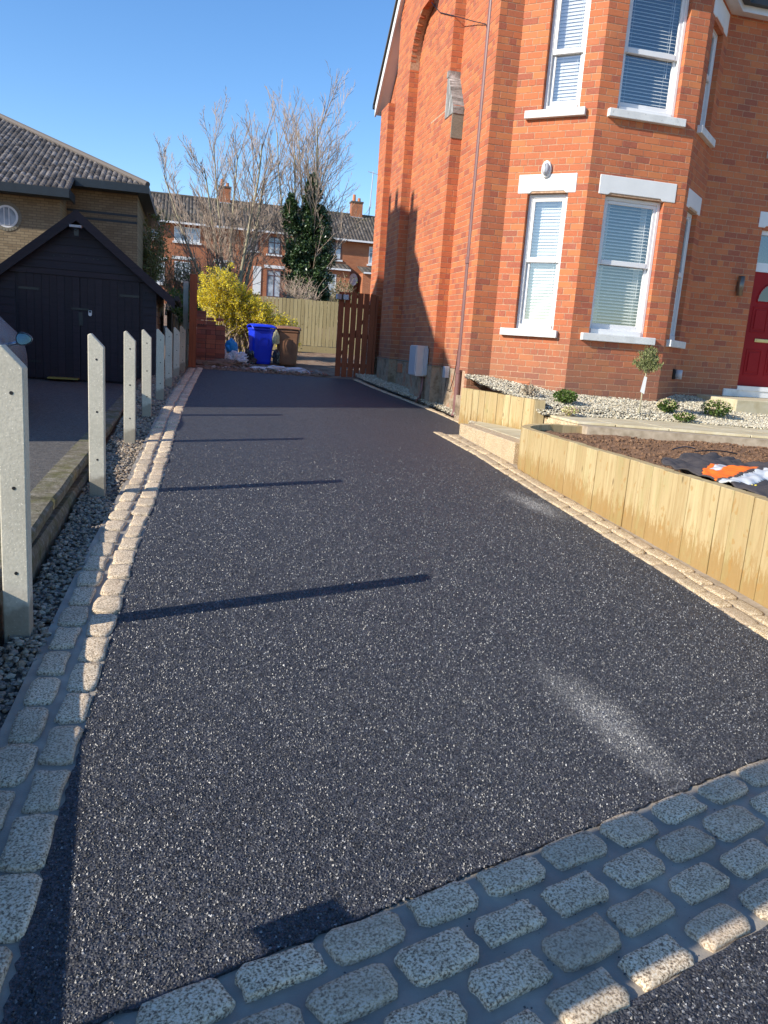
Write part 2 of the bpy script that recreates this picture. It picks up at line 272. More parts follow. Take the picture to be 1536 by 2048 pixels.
# ---------------------------------------------------------------- geometry helpers
class MB:
    def __init__(s): s.v=[]; s.f=[]; s.mi=[]; s.k=0
    def add(s,vs,fs):
        b=len(s.v); s.v+= [tuple(p) for p in vs]; s.f+=[tuple(b+i for i in f) for f in fs]; s.mi+=[s.k]*len(fs)
    def obox(s,o,X,Y,Z):
        o,X,Y,Z=map(Vector,(o,X,Y,Z)); c=[o,o+X,o+X+Y,o+Y]; c=c+[p+Z for p in c]
        s.add(c,[(0,3,2,1),(4,5,6,7),(0,1,5,4),(1,2,6,5),(2,3,7,6),(3,0,4,7)])
    def box(s,x0,x1,y0,y1,z0,z1): s.obox((x0,y0,z0),(x1-x0,0,0),(0,y1-y0,0),(0,0,z1-z0))
    def tube(s,pts,r,n=8,cap=True):
        pts=[Vector(p) for p in pts]; rs=r if isinstance(r,(list,tuple)) else [r]*len(pts); b=len(s.v); q=None
        for i,p in enumerate(pts):
            d=(pts[min(i+1,len(pts)-1)]-pts[max(i-1,0)]).normalized()
            a=d.orthogonal().normalized() if q is None else (q-d*q.dot(d)).normalized()
            q=a; c=d.cross(a)
            for j in range(n):
                t=2*math.pi*j/n; s.v.append(tuple(p+(a*math.cos(t)+c*math.sin(t))*rs[i]))
        for i in range(len(pts)-1):
            for j in range(n):
                k=(j+1)%n; s.f.append((b+i*n+j,b+i*n+k,b+(i+1)*n+k,b+(i+1)*n+j)); s.mi.append(s.k)
        if cap:
            s.f.append(tuple(b+j for j in range(n))[::-1]); s.mi.append(s.k)
            e=b+(len(pts)-1)*n; s.f.append(tuple(e+j for j in range(n))); s.mi.append(s.k)
    def prism(s,poly,axis,a,b):
        # poly of 2D points, extruded along axis 0/1/2 between a and b
        def P(p,t): q=list(p); q.insert(axis,t); return q
        n=len(poly); s.add([P(p,a) for p in poly]+[P(p,b) for p in poly],[tuple(range(n))[::-1],tuple(range(n,2*n))]+[(i,(i+1)%n,n+(i+1)%n,n+i) for i in range(n)])
    def build(s,name,mats,parent=None,smooth=False,loc=None,fix=True):
        me=bpy.data.meshes.new(name); vs=s.v
        if loc is not None: L=Vector(loc); vs=[tuple(Vector(p)-L) for p in vs]
        me.from_pydata(vs,[],s.f)
        for m in (mats if isinstance(mats,list) else [mats]): me.materials.append(MAT[m] if isinstance(m,str) else m)
        if max(s.mi,default=0)>0: me.polygons.foreach_set('material_index',s.mi)
        if smooth: me.polygons.foreach_set('use_smooth',[True]*len(me.polygons))
        if fix:
            import bmesh
            bm=bmesh.new(); bm.from_mesh(me); bmesh.ops.recalc_face_normals(bm,faces=bm.faces); bm.to_mesh(me); bm.free()
        return link(name,me,parent,loc)
def link(name,me,parent=None,loc=None,rz=0):
    o=bpy.data.objects.new(name,me); COL.objects.link(o)
    if parent is not None:
        o.parent=parent
        if loc is not None:
            pl=Vector((0,0,0)); q=parent
            while q is not None: pl+=q.location; q=q.parent
            o.location=Vector(loc)-pl
        else:
            pl=Vector((0,0,0)); q=parent
            while q is not None: pl+=q.location; q=q.parent
            o.location=-pl
    elif loc is not None: o.location=loc
    if rz: o.rotation_euler=(0,0,rz)
    return o
def tag(o,label,cat,group=None,kind=None):
    o['label']=label; o['category']=cat
    if group: o['group']=group
    if kind: o['kind']=kind
    return o
def thing(name,loc,label,cat,group=None):
    o=bpy.data.objects.new(name,None); COL.objects.link(o); o.location=loc; o.empty_display_size=.2
    return tag(o,label,cat,group)
def struct(o,kind='structure'): o['kind']=kind; return o
def boxo(name,m,parent,x0,x1,y0,y1,z0,z1):
    b=MB(); b.box(x0,x1,y0,y1,z0,z1); return b.build(name,m,parent,fix=False)
def npmesh(name,V,F,m,parent=None,smooth=False):
    # V (n,3) float, F (k,q) int with a constant corner count
    me=bpy.data.meshes.new(name); n=len(V); k,q=F.shape
    me.vertices.add(n); me.vertices.foreach_set('co',np.ascontiguousarray(V,dtype=np.float32).ravel())
    me.loops.add(k*q); me.loops.foreach_set('vertex_index',np.ascontiguousarray(F,dtype=np.int32).ravel())
    me.polygons.add(k); me.polygons.foreach_set('loop_start',np.arange(0,k*q,q,dtype=np.int32))
    me.polygons.foreach_set('use_smooth',np.full(k,bool(smooth)))
    me.update(calc_edges=True); me.materials.append(MAT[m] if isinstance(m,str) else m); me.validate()
    return link(name,me,parent)
def inpoly(x,y,poly):
    r=np.zeros(len(x),bool); n=len(poly)
    for i in range(n):
        x1,y1=poly[i]; x2,y2=poly[(i+1)%n]
        if y1==y2: continue
        c=((y1>y)!=(y2>y))&(x<(x2-x1)*(y-y1)/(y2-y1)+x1); r^=c
    return r
def scatter_poly(poly,dens):
    P=np.array(poly); a,b=P.min(0),P.max(0); n=int(dens*(b-a)[0]*(b-a)[1])
    q=RS.rand(n,2)*(b-a)+a; return q[inpoly(q[:,0],q[:,1],poly)]
ICO_V=None
def ico():
    t=(1+5**.5)/2
    v=np.array([(-1,t,0),(1,t,0),(-1,-t,0),(1,-t,0),(0,-1,t),(0,1,t),(0,-1,-t),(0,1,-t),(t,0,-1),(t,0,1),(-t,0,-1),(-t,0,1)],float)
    f=np.array([(0,11,5),(0,5,1),(0,1,7),(0,7,10),(0,10,11),(1,5,9),(5,11,4),(11,10,2),(10,7,6),(7,1,8),(3,9,4),(3,4,2),(3,2,6),(3,6,8),(3,8,9),(4,9,5),(2,4,11),(6,2,10),(8,6,7),(9,8,1)])
    return v/np.linalg.norm(v[0]),f
OCT_V=np.array([(1,0,0),(0,1,0),(-1,0,0),(0,-1,0),(0,0,1),(0,0,-1)],float)
OCT_F=np.array([(0,1,4),(1,2,4),(2,3,4),(3,0,4),(1,0,5),(2,1,5),(3,2,5),(0,3,5)])
def pebbles(name,P,size,m,parent=None,shape='ico',flat=.6,jit=.28,smooth=False):
    # P (n,3) centres, size (n,) radii: irregular stones, all real geometry, one mesh
    v,f=ico() if shape=='ico' else (OCT_V,OCT_F); n=len(P)
    V=np.repeat(v[None],n,0)*(1+jit*(RS.rand(n,len(v),1)*2-1))
    s=size[:,None]*np.stack([.8+.5*RS.rand(n),.6+.35*RS.rand(n),flat*(.7+.5*RS.rand(n))],1); V=V*s[:,None,:]
    a,b=RS.rand(n)*6.283,(RS.rand(n)-.5)*1.1
    cb,sb=np.cos(b)[:,None],np.sin(b)[:,None]; y=V[:,:,1]*cb-V[:,:,2]*sb; z=V[:,:,1]*sb+V[:,:,2]*cb
    ca,sa=np.cos(a)[:,None],np.sin(a)[:,None]; x=V[:,:,0]*ca-y*sa; y=V[:,:,0]*sa+y*ca
    V=np.stack([x,y,z],2)+P[:,None,:]
    F=(f[None]+(np.arange(n)*len(v))[:,None,None]).reshape(-1,3)
    return npmesh(name,V.reshape(-1,3),F,m,parent,smooth)
def leaves(name,P,size,m,parent=None,dirs=None,aspect=.6):
    # small bent diamond leaves at P
    n=len(P); d=RS.randn(n,3); d/=np.linalg.norm(d,axis=1)[:,None]
    if dirs is not None: d=d*.6+dirs; d/=np.linalg.norm(d,axis=1)[:,None]
    e=np.cross(d,RS.randn(n,3)); e/=np.linalg.norm(e,axis=1)[:,None]; g=np.cross(d,e)
    s=size[:,None]; V=np.stack([P-d*s,P+e*s*aspect+g*s*.15,P+d*s,P-e*s*aspect+g*s*.15],1)
    F=(np.array([[0,1,2,3]])[None]+(np.arange(n)*4)[:,None,None]).reshape(-1,4)
    return npmesh(name,V.reshape(-1,3),F,m,parent)
def TZ(y): return .024+.048*y
# ---------------------------------------------------------------- ground
def lerp(y,ys,zs): return np.interp(y,ys,zs)
def ground():
    xs=np.array([-400,-150,-60,-30,-18,-12,-8,-6,-4,-3,-2,-1.3,-1.02,-.95,-.5,0,1,2,3,4,5,6,8,10,14,20,35,80,200,400.]); ys=np.array([-300,-80,-30,-12,-6,-3,0,1,2,3,4,6,8,10,12,14,16,17.4,18,19,20,22,24,26,27,28,30,33,36,40,45,50,56,62,80,120,300,900.])
    X,Y=np.meshgrid(xs,ys); Z=lerp(Y,[-300,0,18,20,27,28,45,58,900],[-.06,-.06,.80,.84,1.12,1.15,2.2,3.4,4.]); Z=np.where((X<-1.0)&(Y<27),np.minimum(Z,.40),Z)
    V=np.stack([X,Y,Z],2).reshape(-1,3); w=len(xs); F=[]
    for j in range(len(ys)-1):
        for i in range(w-1): a=j*w+i; F.append((a,a+1,a+w+1,a+w))
    struct(npmesh('ground',V,np.array(F),'earth'))
ground()
# fresh tarmac drive
TPOLY=[(-.40,1.575),(3.2,2.795),(3.23,3.59),(3.28,4.91),(3.31,6.7),(3.37,8.95),(3.325,10.46),(3.70,10.50),(4.03,11.45),(3.98,12.61),(3.62,15.9),(3.52,17.38),(.27,17.78),(.13,15.2),(.0,13.0),(-.11,10.63),(-.16,9.0),(-.21,7.2),(-.31,5.09),(-.34,3.97),(-.36,3.08),(-.385,2.3)]
def rough_edge(poly,step,amp):
    out=[]
    for i,p in enumerate(poly):
        q=poly[(i+1)%len(poly)]; L=math.dist(p,q); n=max(1,int(L/step)); a=min(amp,amp*6/max(2,p[1]))
        for k in range(n):
            t=k/n; j=a*(random.random()-.5) if 0<k else 0
            out.append((p[0]+(q[0]-p[0])*t+j,p[1]+(q[1]-p[1])*t+(a*(random.random()-.5) if k else 0)))
    return out
def slab_poly(name,poly,zf,th,m,parent=None):
    b=MB(); n=len(poly); b.add([(x,y,zf(x,y)) for x,y in poly]+[(x,y,zf(x,y)-th) for x,y in poly],[tuple(range(n))]+[(i,(i+1)%n,n+(i+1)%n,n+i) for i in range(n)])
    o=b.build(name,m,parent,fix=False)
    me=o.data; me.update()
    if me.polygons[0].normal.z<0: me.flip_normals()
    return o
def grid_poly(name,poly,zf,st,m,par=None):
    Pn=np.array(poly); a,b_=Pn.min(0),Pn.max(0); xs=np.arange(a[0]-st,b_[0]+st,st); ys=np.arange(a[1]-st,b_[1]+st,st); X,Y=np.meshgrid(xs,ys); w=len(xs)
    ins=inpoly((X[:-1,:-1]+st/2).ravel(),(Y[:-1,:-1]+st/2).ravel(),poly); ids=np.array([j*w+i for j in range(len(ys)-1) for i in range(w-1)])[ins]
    F=np.stack([ids,ids+1,ids+w+1,ids+w],1); u,inv=np.unique(F,return_inverse=True); V=np.stack([X,Y,zf(X,Y)+0*X],2).reshape(-1,3)[u]
    return npmesh(name,V,inv.reshape(F.shape),m,par)
tar=struct(slab_poly('driveway',rough_edge(TPOLY,.03,.018),lambda x,y:TZ(y),.03,'tarmac'))
# loose-textured surface of the nearest tarmac: single coated chips
def chips():
    a=scatter_poly([(-.38,1.58),(3.2,2.80),(3.24,3.4),(-.36,3.4)],15000); b=scatter_poly([(-.36,3.4),(3.24,3.4),(3.34,9.6),(-.15,9.6)],11000); b=b[(RS.rand(len(b))<np.clip((9.6-b[:,1])/6.2,0,1)**1.3)&inpoly(b[:,0],b[:,1],TPOLY)]
    P=np.vstack([a,b]); n=len(P); s=(.0038+.0032*RS.rand(n))*np.where(P[:,1]<3.4,1,1.15)
    p3=np.column_stack([P,TZ(P[:,1])-.0008+.0012*RS.rand(n)])
    v=np.array([(1,0,-.3),(0,1,-.3),(-1,0,-.3),(0,-1,-.3),(0,0,.75)]); f=np.array([(0,1,4),(1,2,4),(2,3,4),(3,0,4)])
    V=v[None]*(1+.7*(RS.rand(n,5,1)-.5))*s[:,None,None]; V[:,4,:2]+=(RS.rand(n,2)-.5)*s[:,None]*1.0
    t=RS.rand(n)*6.28; c,q=np.cos(t)[:,None],np.sin(t)[:,None]; x=V[:,:,0]*c-V[:,:,1]*q; y=V[:,:,0]*q+V[:,:,1]*c
    V=np.stack([x,y,V[:,:,2]],2)+p3[:,None,:]
    F=(f[None]+(np.arange(n)*5)[:,None,None]).reshape(-1,3)
    struct(npmesh('tarmac_chippings',V.reshape(-1,3),F,'chip',tar),'stuff')
chips()
# crossover tarmac on the street side
FR=lambda x:1.713+.338*x
road=struct(slab_poly('road',rough_edge([(-6,-3.2),(9,-3.2),(9,4.15),(3.6,2.33),(-.6,.91),(-6,-.915)],.05,.012),lambda x,y:TZ(y),.03,'tarmac'))
def chips2():
    P=scatter_poly([(.6,.9),(2.6,.9),(2.6,1.98),(.6,1.30)],15000); n=len(P)
    pebbles('tarmac_chippings',np.column_stack([P,TZ(P[:,1])]),.0045+.003*RS.rand(n),'chip',road,'oct',.7)['kind']='stuff'
chips2()
# neighbour's old tarmac and its kerb
def NZ(y): return float(np.interp(y,[-3,3.5,6.6,10,16,18],[.455,.460,.523,.535,.60,.61]))
nd=MB(); ys_=[-3,0,2,3.5,4.2,5,5.8,6.6,8,10,12,14,16,18]
nd.add([(x,y,NZ(y)-.012) for y in ys_ for x in (-8,-1.05)],[(2*i,2*i+1,2*i+3,2*i+2) for i in range(len(ys_)-1)]); nd=struct(nd.build('neighbour_driveway','oldtar',fix=False))
def nkerb():
    b=MB(); y=1.2; k=0
    root=None
    segs=[(0.6,3.9),(3.93,5.62),(5.70,8.3),(8.33,11.2),(11.23,14.2),(14.23,17.9)]
    bed=MB(); bed.prism([(-1.03,.1),(-.86,.1),(-.86,NZ(3)-.13),(-.88,NZ(3)-.087),(-1.03,NZ(3)-.087)],1,.6,17.9)
    root=bed.build('kerb','kerbstone'); struct(root)
    for a,c in segs:
        q=MB(); n=max(3,int((c-a)/.25)); vs=[]; fs=[]
        for i in range(n+1):
            yy=a+(c-a)*i/n; j=random.uniform(-.002,.002); z=NZ(yy); dx=-.006 if 5.2<yy<5.75 else 0
            vs+=[(-1.06,yy,z-.085),(-.88+j+dx,yy,z-.085),(-.872+j+dx,yy,z-.02),(-.89+j+dx,yy,z+.002),(-1.06,yy,z+.004)]
        for i in range(n):
            for t in range(5): p=i*5+t; r=i*5+(t+1)%5; fs.append((p,r,r+5,p+5))
        fs+=[(4,3,2,1,0),tuple(n*5+t for t in range(5))]; q.add(vs,fs); q.build('kerb_stone','kerbstone',root)
nkerb()
# ---------------------------------------------------------------- setts
def sett_mesh(L,W,seed,m,h=.035):
    rs=random.Random(seed); c=.028; out=[]
    for cx,cy,a0 in ((L/2-c,W/2-c,0),(-L/2+c,W/2-c,90),(-L/2+c,-W/2+c,180),(L/2-c,-W/2+c,270)):
        for a in (5,45,85):
            t=math.radians(a0+a); out.append((cx+c*math.cos(t)+rs.uniform(-.008,.008),cy+c*math.sin(t)+rs.uniform(-.007,.007)))
    # mid-edge points so that the long sides wander a little
    pts=[]
    for i,p in enumerate(out):
        pts.append(p)
        if i%3==2:
            q=out[(i+1)%12]; pts.append(((p[0]+q[0])/2+rs.uniform(-.007,.007),(p[1]+q[1])/2+rs.uniform(-.007,.007)))
    n=len(pts); V=[];F=[]
    for sc,z in ((1.,-h),(1.,-.005),(.955,.002),(.7,.0045)):
        for (x,y) in pts: V.append((x*sc if sc<1 else x,y*(sc if sc<1 else 1)-(0),z+(rs.uniform(-.0018,.0018) if sc<1 else 0)))
    V.append((0,0,.005))
    for r in range(3):
        for i in range(n): j=(i+1)%n; F.append((r*n+i,r*n+j,(r+1)*n+j,(r+1)*n+i))
    for i in range(n): F.append((3*n+i,3*n+(i+1)%n,4*n))
    me=bpy.data.meshes.new('sett'); me.from_pydata(V,[],F); me.polygons.foreach_set('use_smooth',[True]*len(F)); me.materials.append(MAT[m]); return me
def along(path,s):
    for p,q in zip(path,path[1:]):
        L=math.dist(p,q)
        if s<=L: t=s/L; return (p[0]+(q[0]-p[0])*t,p[1]+(q[1]-p[1])*t),math.atan2(q[1]-p[1],q[0]-p[0])
        s-=L
    return None,0
def offset(path,d):
    out=[]
    for i,p in enumerate(path):
        a=path[max(0,i-1)]; b=path[min(len(path)-1,i+1)]; L=math.dist(a,b); out.append((p[0]-(b[1]-a[1])/L*d,p[1]+(b[0]-a[0])/L*d))
    return out
def sett_rows(root,path,offs,pitch,meshes,start=0,zadd=.008,taper=None):
    SL=math.atan(.048)
    for r,d in enumerate(offs):
        pp=offset(path,d); s=pitch*(.25+.5*(r%2))+start
        while True:
            p,a=along(pp,s)
            if p is None: break
            me=random.choice(meshes); o=link('sett',me,root,(p[0],p[1],TZ(p[1])+zadd+random.uniform(-.003,.003)))
            o.rotation_euler=Matrix.Rotation(SL,3,'X').to_4x4().to_euler(); o.rotation_euler.z=a+random.uniform(-.025,.025)+random.choice((0,math.pi))
            M=Matrix.Rotation(SL+random.uniform(-.03,.03),4,'X')@Matrix.Rotation(random.uniform(-.03,.03),4,'Y')@Matrix.Rotation(o.rotation_euler.z,4,'Z'); o.rotation_euler=M.to_euler()
            o.scale=(random.uniform(.90,1.05),random.uniform(.88,1.10),1); s+=pitch*random.uniform(.97,1.03)
def strip(name,path,d0,d1,dz,m):
    a=offset(path,d0); c=offset(path,d1); b=MB(); n=len(path)
    b.add([(x,y,TZ(y)+dz) for x,y in a]+[(x,y,TZ(y)+dz) for x,y in c]+[(x,y,TZ(y)-.12) for x,y in c],[(i,i+1,n+i+1,n+i) for i in range(n-1)]+[(n+i,n+i+1,2*n+i+1,2*n+i) for i in range(n-1)])
    o=b.build(name,m,fix=False)
    if o.data.polygons[0].normal.z<0: o.data.flip_normals()
    return struct(o)
SM=[sett_mesh(.243,.122,i,'sett') for i in range(8)]
SMY=[sett_mesh(.25,.12,20+i,'sett_y') for i in range(6)]
LEFT=[(-.405,.9),(-.40,1.575),(-.385,2.3),(-.36,3.08),(-.34,3.97),(-.31,5.09),(-.21,7.2),(-.16,9.0),(-.11,10.63),(0.,13.0),(.13,15.2),(.29,17.9)]
k1=strip('kerb',LEFT,-.01,.31,-.006,'joint'); sett_rows(k1,LEFT,[.066,.214],.272,SM)
RIGHT=[(3.17,2.3),(3.2,2.795),(3.23,3.59),(3.28,4.91),(3.31,6.7),(3.37,8.95),(3.325,10.46)]
k2=strip('kerb',RIGHT,.01,-.36,-.004,'joint_dry'); sett_rows(k2,RIGHT,[-.066,-.205],.268,SMY)
RUP=[(4.04,11.3),(3.98,12.61),(3.62,15.9),(3.52,17.45)]
k3=strip('kerb',RUP,.0,-.13,-.003,'joint_dry'); sett_rows(k3,RUP,[-.058],.262,[sett_mesh(.245,.10,40+i,'sett_y') for i in range(4)])
FAR=[(.30,17.80),(3.52,17.40)]
ed=MB(); ed.add([(.27,17.775,TZ(17.78)+.012),(3.53,17.385,TZ(17.39)+.012),(3.53,17.45,TZ(17.39)+.012),(.27,17.85,TZ(17.78)+.012)],[(0,1,2,3)])
struct(ed.build('path_edging','joint_dry',fix=False))
# crossover band: four rows laid across the drive
BAND=[(-.34,FR(-.34)),(3.7,FR(3.7))]
k4=strip('kerb',BAND,.01,-.60,-.010,'joint'); SB=[sett_mesh(.222,.112,60+i,'sett') for i in range(9)]
sett_rows(k4,BAND,[-.068,-.215,-.362,-.508],.262,SB,start=.02,zadd=.006)
P=scatter_poly([(-.3,1.0),(2.9,2.1),(2.9,2.65),(-.3,1.58)],260); P=P[(P[:,1]<FR(P[:,0]))&(P[:,1]>FR(P[:,0])-.58)]
pebbles('tarmac_crumbs',np.column_stack([P,TZ(P[:,1])-.002]),.0016+.0045*RS.rand(len(P))**3,'chip',k4,'oct',.7)['kind']='stuff'
# ---------------------------------------------------------------- gravel strips
GL=[(-.83,1.0),(-.70,1.0),(-.69,1.6),(-.675,2.9),(-.64,3.8),(-.61,5.0),(-.51,7.2),(-.46,9),(-.41,10.6),(-.30,13),(-.17,15.2),(-.02,17.7),(-.25,17.9),(-.83,17.9)]
g=struct(grid_poly('gravel_bed',GL,lambda x,y:TZ(y)-.035,.04,'sub'))
def gl():
    P=scatter_poly(GL,2600); P=P[RS.rand(len(P))<np.where(P[:,1]<7,1,.75)]; n=len(P)
    z=TZ(P[:,1])-.028+.022*RS.rand(n)+.012*np.sin(P[:,1]*5+P[:,0]*7)
    struct(pebbles('gravel',np.column_stack([P,z]),.009+.012*RS.rand(n)**1.6,'gravel',g),'stuff')
gl()
GR=[(4.10,11.3),(3.88,10.52),(4.05,10.45),(4.5,9.6),(4.6,9.9),(4.2,11.5),(4.27,11.7),(4.27,18.0),(3.67,18.0),(3.66,17.3),(3.77,15.9),(4.10,12.9)]
g2=struct(grid_poly('gravel_bed',GR,lambda x,y:TZ(y)+.025,.05,'sub'))
P=scatter_poly(GR,2600); struct(pebbles('gravel',np.column_stack([P,TZ(P[:,1])+.04+.05*RS.rand(len(P))+.05*np.clip((12.2-P[:,1])/1.5,0,1)*np.clip((P[:,0]-3.9)/.4,0,1)]),.009+.010*RS.rand(len(P)),'pale',g2),'stuff')
def GZ(x,y): return np.maximum(.945,np.minimum(1.12+.15*(y-10.8)+.03*(6.9-x),.95+.45*(y-np.interp(x,[4.6,6.2,7.6,9.4,13],[9.70,9.70,9.12,8.68,8.2]))))
BED=[(4.50,9.62),(6.2,9.62),(7.6,9.04),(9.4,8.6),(13,8.1),(13,11.7),(7.6,11.7),(6.9,10.95),(5.4,10.95),(4.35,11.7),(4.04,11.55),(4.22,10.72),(4.48,9.84)]
g3=struct(grid_poly('gravel_bed',BED,lambda x,y:GZ(x,y)-.03,.08,'sub'))
P=scatter_poly([p if p[0]<10 else (10.2,p[1]) for p in BED],2700); struct(pebbles('gravel',np.column_stack([P,GZ(P[:,0],P[:,1])-.02+.025*RS.rand(len(P))]),.009+.011*RS.rand(len(P)),'pale',g3),'stuff')
# ---------------------------------------------------------------- the red brick house
CR=.0885; ZB=1.947-CR*16
house=thing('brick_house',(4.3,11.6,1.0),'red brick house with a canted two-storey bay, white stone sills and a red front door','house')
walls={}
BR=[]   # candidate bricks: (size, matrix, kind)
REST=MB()
BW,BH,BD=.216,.079,.10
def unit_brick(w):
    me=bpy.data.meshes.new('brick'); d=.0018
    V=[(d,-.0035,d),(w-d,-.0035,d),(w-d,-.0035,BH-d),(d,-.0035,BH-d),(0,-.0018,0),(w,-.0018,0),(w,-.0018,BH),(0,-.0018,BH),(0,BD,0),(w,BD,0),(w,BD,BH),(0,BD,BH)]
    F=[(0,1,2,3),(4,5,1,0),(5,6,2,1),(6,7,3,2),(7,4,0,3),(8,9,5,4),(9,10,6,5),(10,11,7,6),(11,8,4,7)]
    me.from_pydata(V,[],F); me.materials.append(MAT['brick']); return me
UB={'s':unit_brick(BW),'h':unit_brick(.104)}
def vis_score(c,n,w,h):
    d=Vector(c)-Vector(CAM); L=d.length; q=R.T@np.array(d)
    if q[2]<.1: return 0
    x=768+FPX*q[0]/q[2]; y=1024+FPX*q[1]/q[2]
    if not(5<x<1531 and 5<y<2043): return 0
    k=-(d.x*n[0]+d.y*n[1])/L
    return max(0,k)*w*h/(L*L)
def brick_wall(P0,u,L,z0,z1,holes=(),thick=.24,wallobj=None,top=None,endA=0,endB=0):
    n=(u[1],-u[0]); P0=Vector((P0[0],P0[1],0)); U=Vector((u[0],u[1],0)); N=Vector((n[0],n[1],0)); ang=math.atan2(u[1],u[0])
    b=MB(); S=sorted({.0015,L-.003}|{v for h in holes for v in (h[0]-.004,h[1]+.004)}); Zs=sorted({z0,z1}|{v for h in holes for v in (h[2]-.002,h[3]+.002)})
    for i in range(len(S)-1):
        for j in range(len(Zs)-1):
            sm,zm=(S[i]+S[i+1])/2,(Zs[j]+Zs[j+1])/2
            if S[i+1]-S[i]<1e-4 or any(h[0]<sm<h[1] and h[2]<zm<h[3] for h in holes): continue
            b.obox(P0+U*S[i]+Vector((0,0,Zs[j])),U*(S[i+1]-S[i]),-N*thick,Vector((0,0,Zs[j+1]-Zs[j])))
    k=int(math.ceil((z0-ZB)/CR))-1
    while True:
        za=ZB+k*CR+.005; zb=za+BH; k+=1
        if zb<z0+.03: continue
        if za>z1-.03: break
        za_,zb_=max(za,z0),min(zb,z1); zm=(za_+zb_)/2
        iv=[(0,L)]
        for h in holes:
            if h[2]<zm<h[3]:
                nv=[]
                for a,c in iv:
                    if h[0]>a: nv.append((a,min(c,h[0])))
                    if h[1]<c: nv.append((max(a,h[1]),c))
                iv=[q for q in nv if q[1]-q[0]>.02]
        head=(k%6==2); pit=.1125 if head else .225; w0=.104 if head else BW; off=0 if k%2 else .1125
        if head: off=.056
        for a,c in iv:
            s=-off+math.floor((a+off)/pit)*pit
            edges=[]
            while s<c-.001:
                e0,e1=max(a,s+.0045),min(c,s+.0045+w0); s+=pit
                if e1-e0>.012: edges.append([e0,e1])
            # close tiny slivers at the ends
            if len(edges)>1 and edges[0][1]-edges[0][0]<.05: edges[1][0]=edges[0][0]; edges.pop(0)
            if len(edges)>1 and edges[-1][1]-edges[-1][0]<.05: edges[-2][1]=edges[-1][1]; edges.pop()
            if edges: edges[0][0]=a if a>0 else -.0032; edges[-1][1]=c if c<L else L+.0032
            for e0,e1 in edges:
                o=P0+U*e0+Vector((0,0,za_)); w=e1-e0; h=zb_-za_
                full=abs(h-BH)<1e-4 and (abs(w-BW)<1e-4 or abs(w-.104)<1e-4)
                jo=random.uniform(-.0012,.0014)
                BR.append((vis_score(o+U*w/2,n,w,h) if full else 0,o+N*jo,ang,'s' if w>.15 else 'h',full,w,h,U,N))
    return b
wallmesh=MB()
def addw(*a,**k):
    b=brick_wall(*a,**k); o=len(wallmesh.v); wallmesh.v+=b.v; wallmesh.f+=[tuple(i+o for i in f) for f in b.f]; wallmesh.mi+=[0]*len(b.f)
ZT=6.86; Z0=.55
A=(4.12,11.6); Bq=(4.475,11.6); C1=(5.36,10.797); C2=(6.897,10.797); D=(7.76,11.6)
def dirn(p,q): L=math.dist(p,q); return ((q[0]-p[0])/L,(q[1]-p[1])/L),L
uL,LL=dirn(Bq,C1); uR,LR=dirn(C2,D)
GF=(2.05,3.958); UF=(5.06,6.50); UFT=(5.06,6.70)
addw(A,(1,0),Bq[0]-A[0],Z0,ZT)
LO=(.325,.925); RO=(.26,.87); FO=(.285,1.215)
addw(Bq,uL,LL,Z0,ZT,[(LO[0],LO[1],*GF),(.40,.945,*UFT)])
addw(C1,(1,0),C2[0]-C1[0],Z0,ZT,[(FO[0],FO[1],*GF),(.30,1.235,*UFT)])
addw(C2,uR,LR,Z0,ZT,[(RO[0],RO[1],*GF),(RO[0],RO[1],*UF)])
DX0,DX1=8.885,9.885
addw(D,(1,0),5.6,Z0,ZT,[(DX0-D[0],DX1-D[0],1.24,3.93),(8.88-D[0],9.9-D[0],5.06,6.45)])
# side wall facing the drive, its piers and the blind arch
Ya,Yb=11.6,18.88
addw((4.27,Yb),(0,-1),Yb-11.95,1.37,8.9)
def pier(y0,y1,z0,z1,x=4.085):
    addw((x,y1),(0,-1),y1-y0,z0,z1,thick=.17); addw((x,y0),(1,0),4.265-x,z0,z1,thick=.12)
pier(13.33,14.62,1.37,5.55); pier(13.68,14.62,5.55,9.2); pier(16.42,17.45,1.37,6.95); pier(18.2,Yb,1.37,6.8,4.11)
addw((4.12,11.97),(0,-1),.37,1.37,9.,thick=.14)
# spandrel over the blind arch: courses cut to the arc
ac=(15.52,6.93,.90)
k=int((6.95-ZB)/CR)
sp=MB()
arcp=[(ac[0]+ac[2]*math.cos(t),ac[1]+ac[2]*math.sin(t)) for t in np.linspace(0,math.pi,17)]
sp.prism([(17.45,6.95)]+[(y,z) for y,z in arcp]+[(14.62,6.95),(14.62,9.6),(15.6,9.6),(17.45,8.0)],0,4.085,4.262)
while ZB+k*CR<9.2:
    za=ZB+k*CR+.005; zb=za+BH; zm=(za+zb)/2; k+=1; dz=zm-ac[1]
    ytop=17.45; y0=14.62; iv=[(y0,ytop)]
    if 0<dz<ac[2]: hw=math.sqrt(ac[2]**2-dz*dz); iv=[(y0,ac[0]-hw),(ac[0]+hw,ytop)]
    for a,c in iv:
        s=y0-(.1125 if k%2 else 0)
        while s<c:
            e0,e1=max(a,s),min(c,s+BW); s+=.225
            if e1-e0>.02: BR.append((0,Vector((4.085,e1,za)),-math.pi/2,'s',False,e1-e0,BH,Vector((0,-1,0)),Vector((-1,0,0))))
b0=len(wallmesh.v); wallmesh.v+=sp.v; wallmesh.f+=[tuple(i+b0 for i in f) for f in sp.f]; wallmesh.mi+=[0]*len(sp.f)
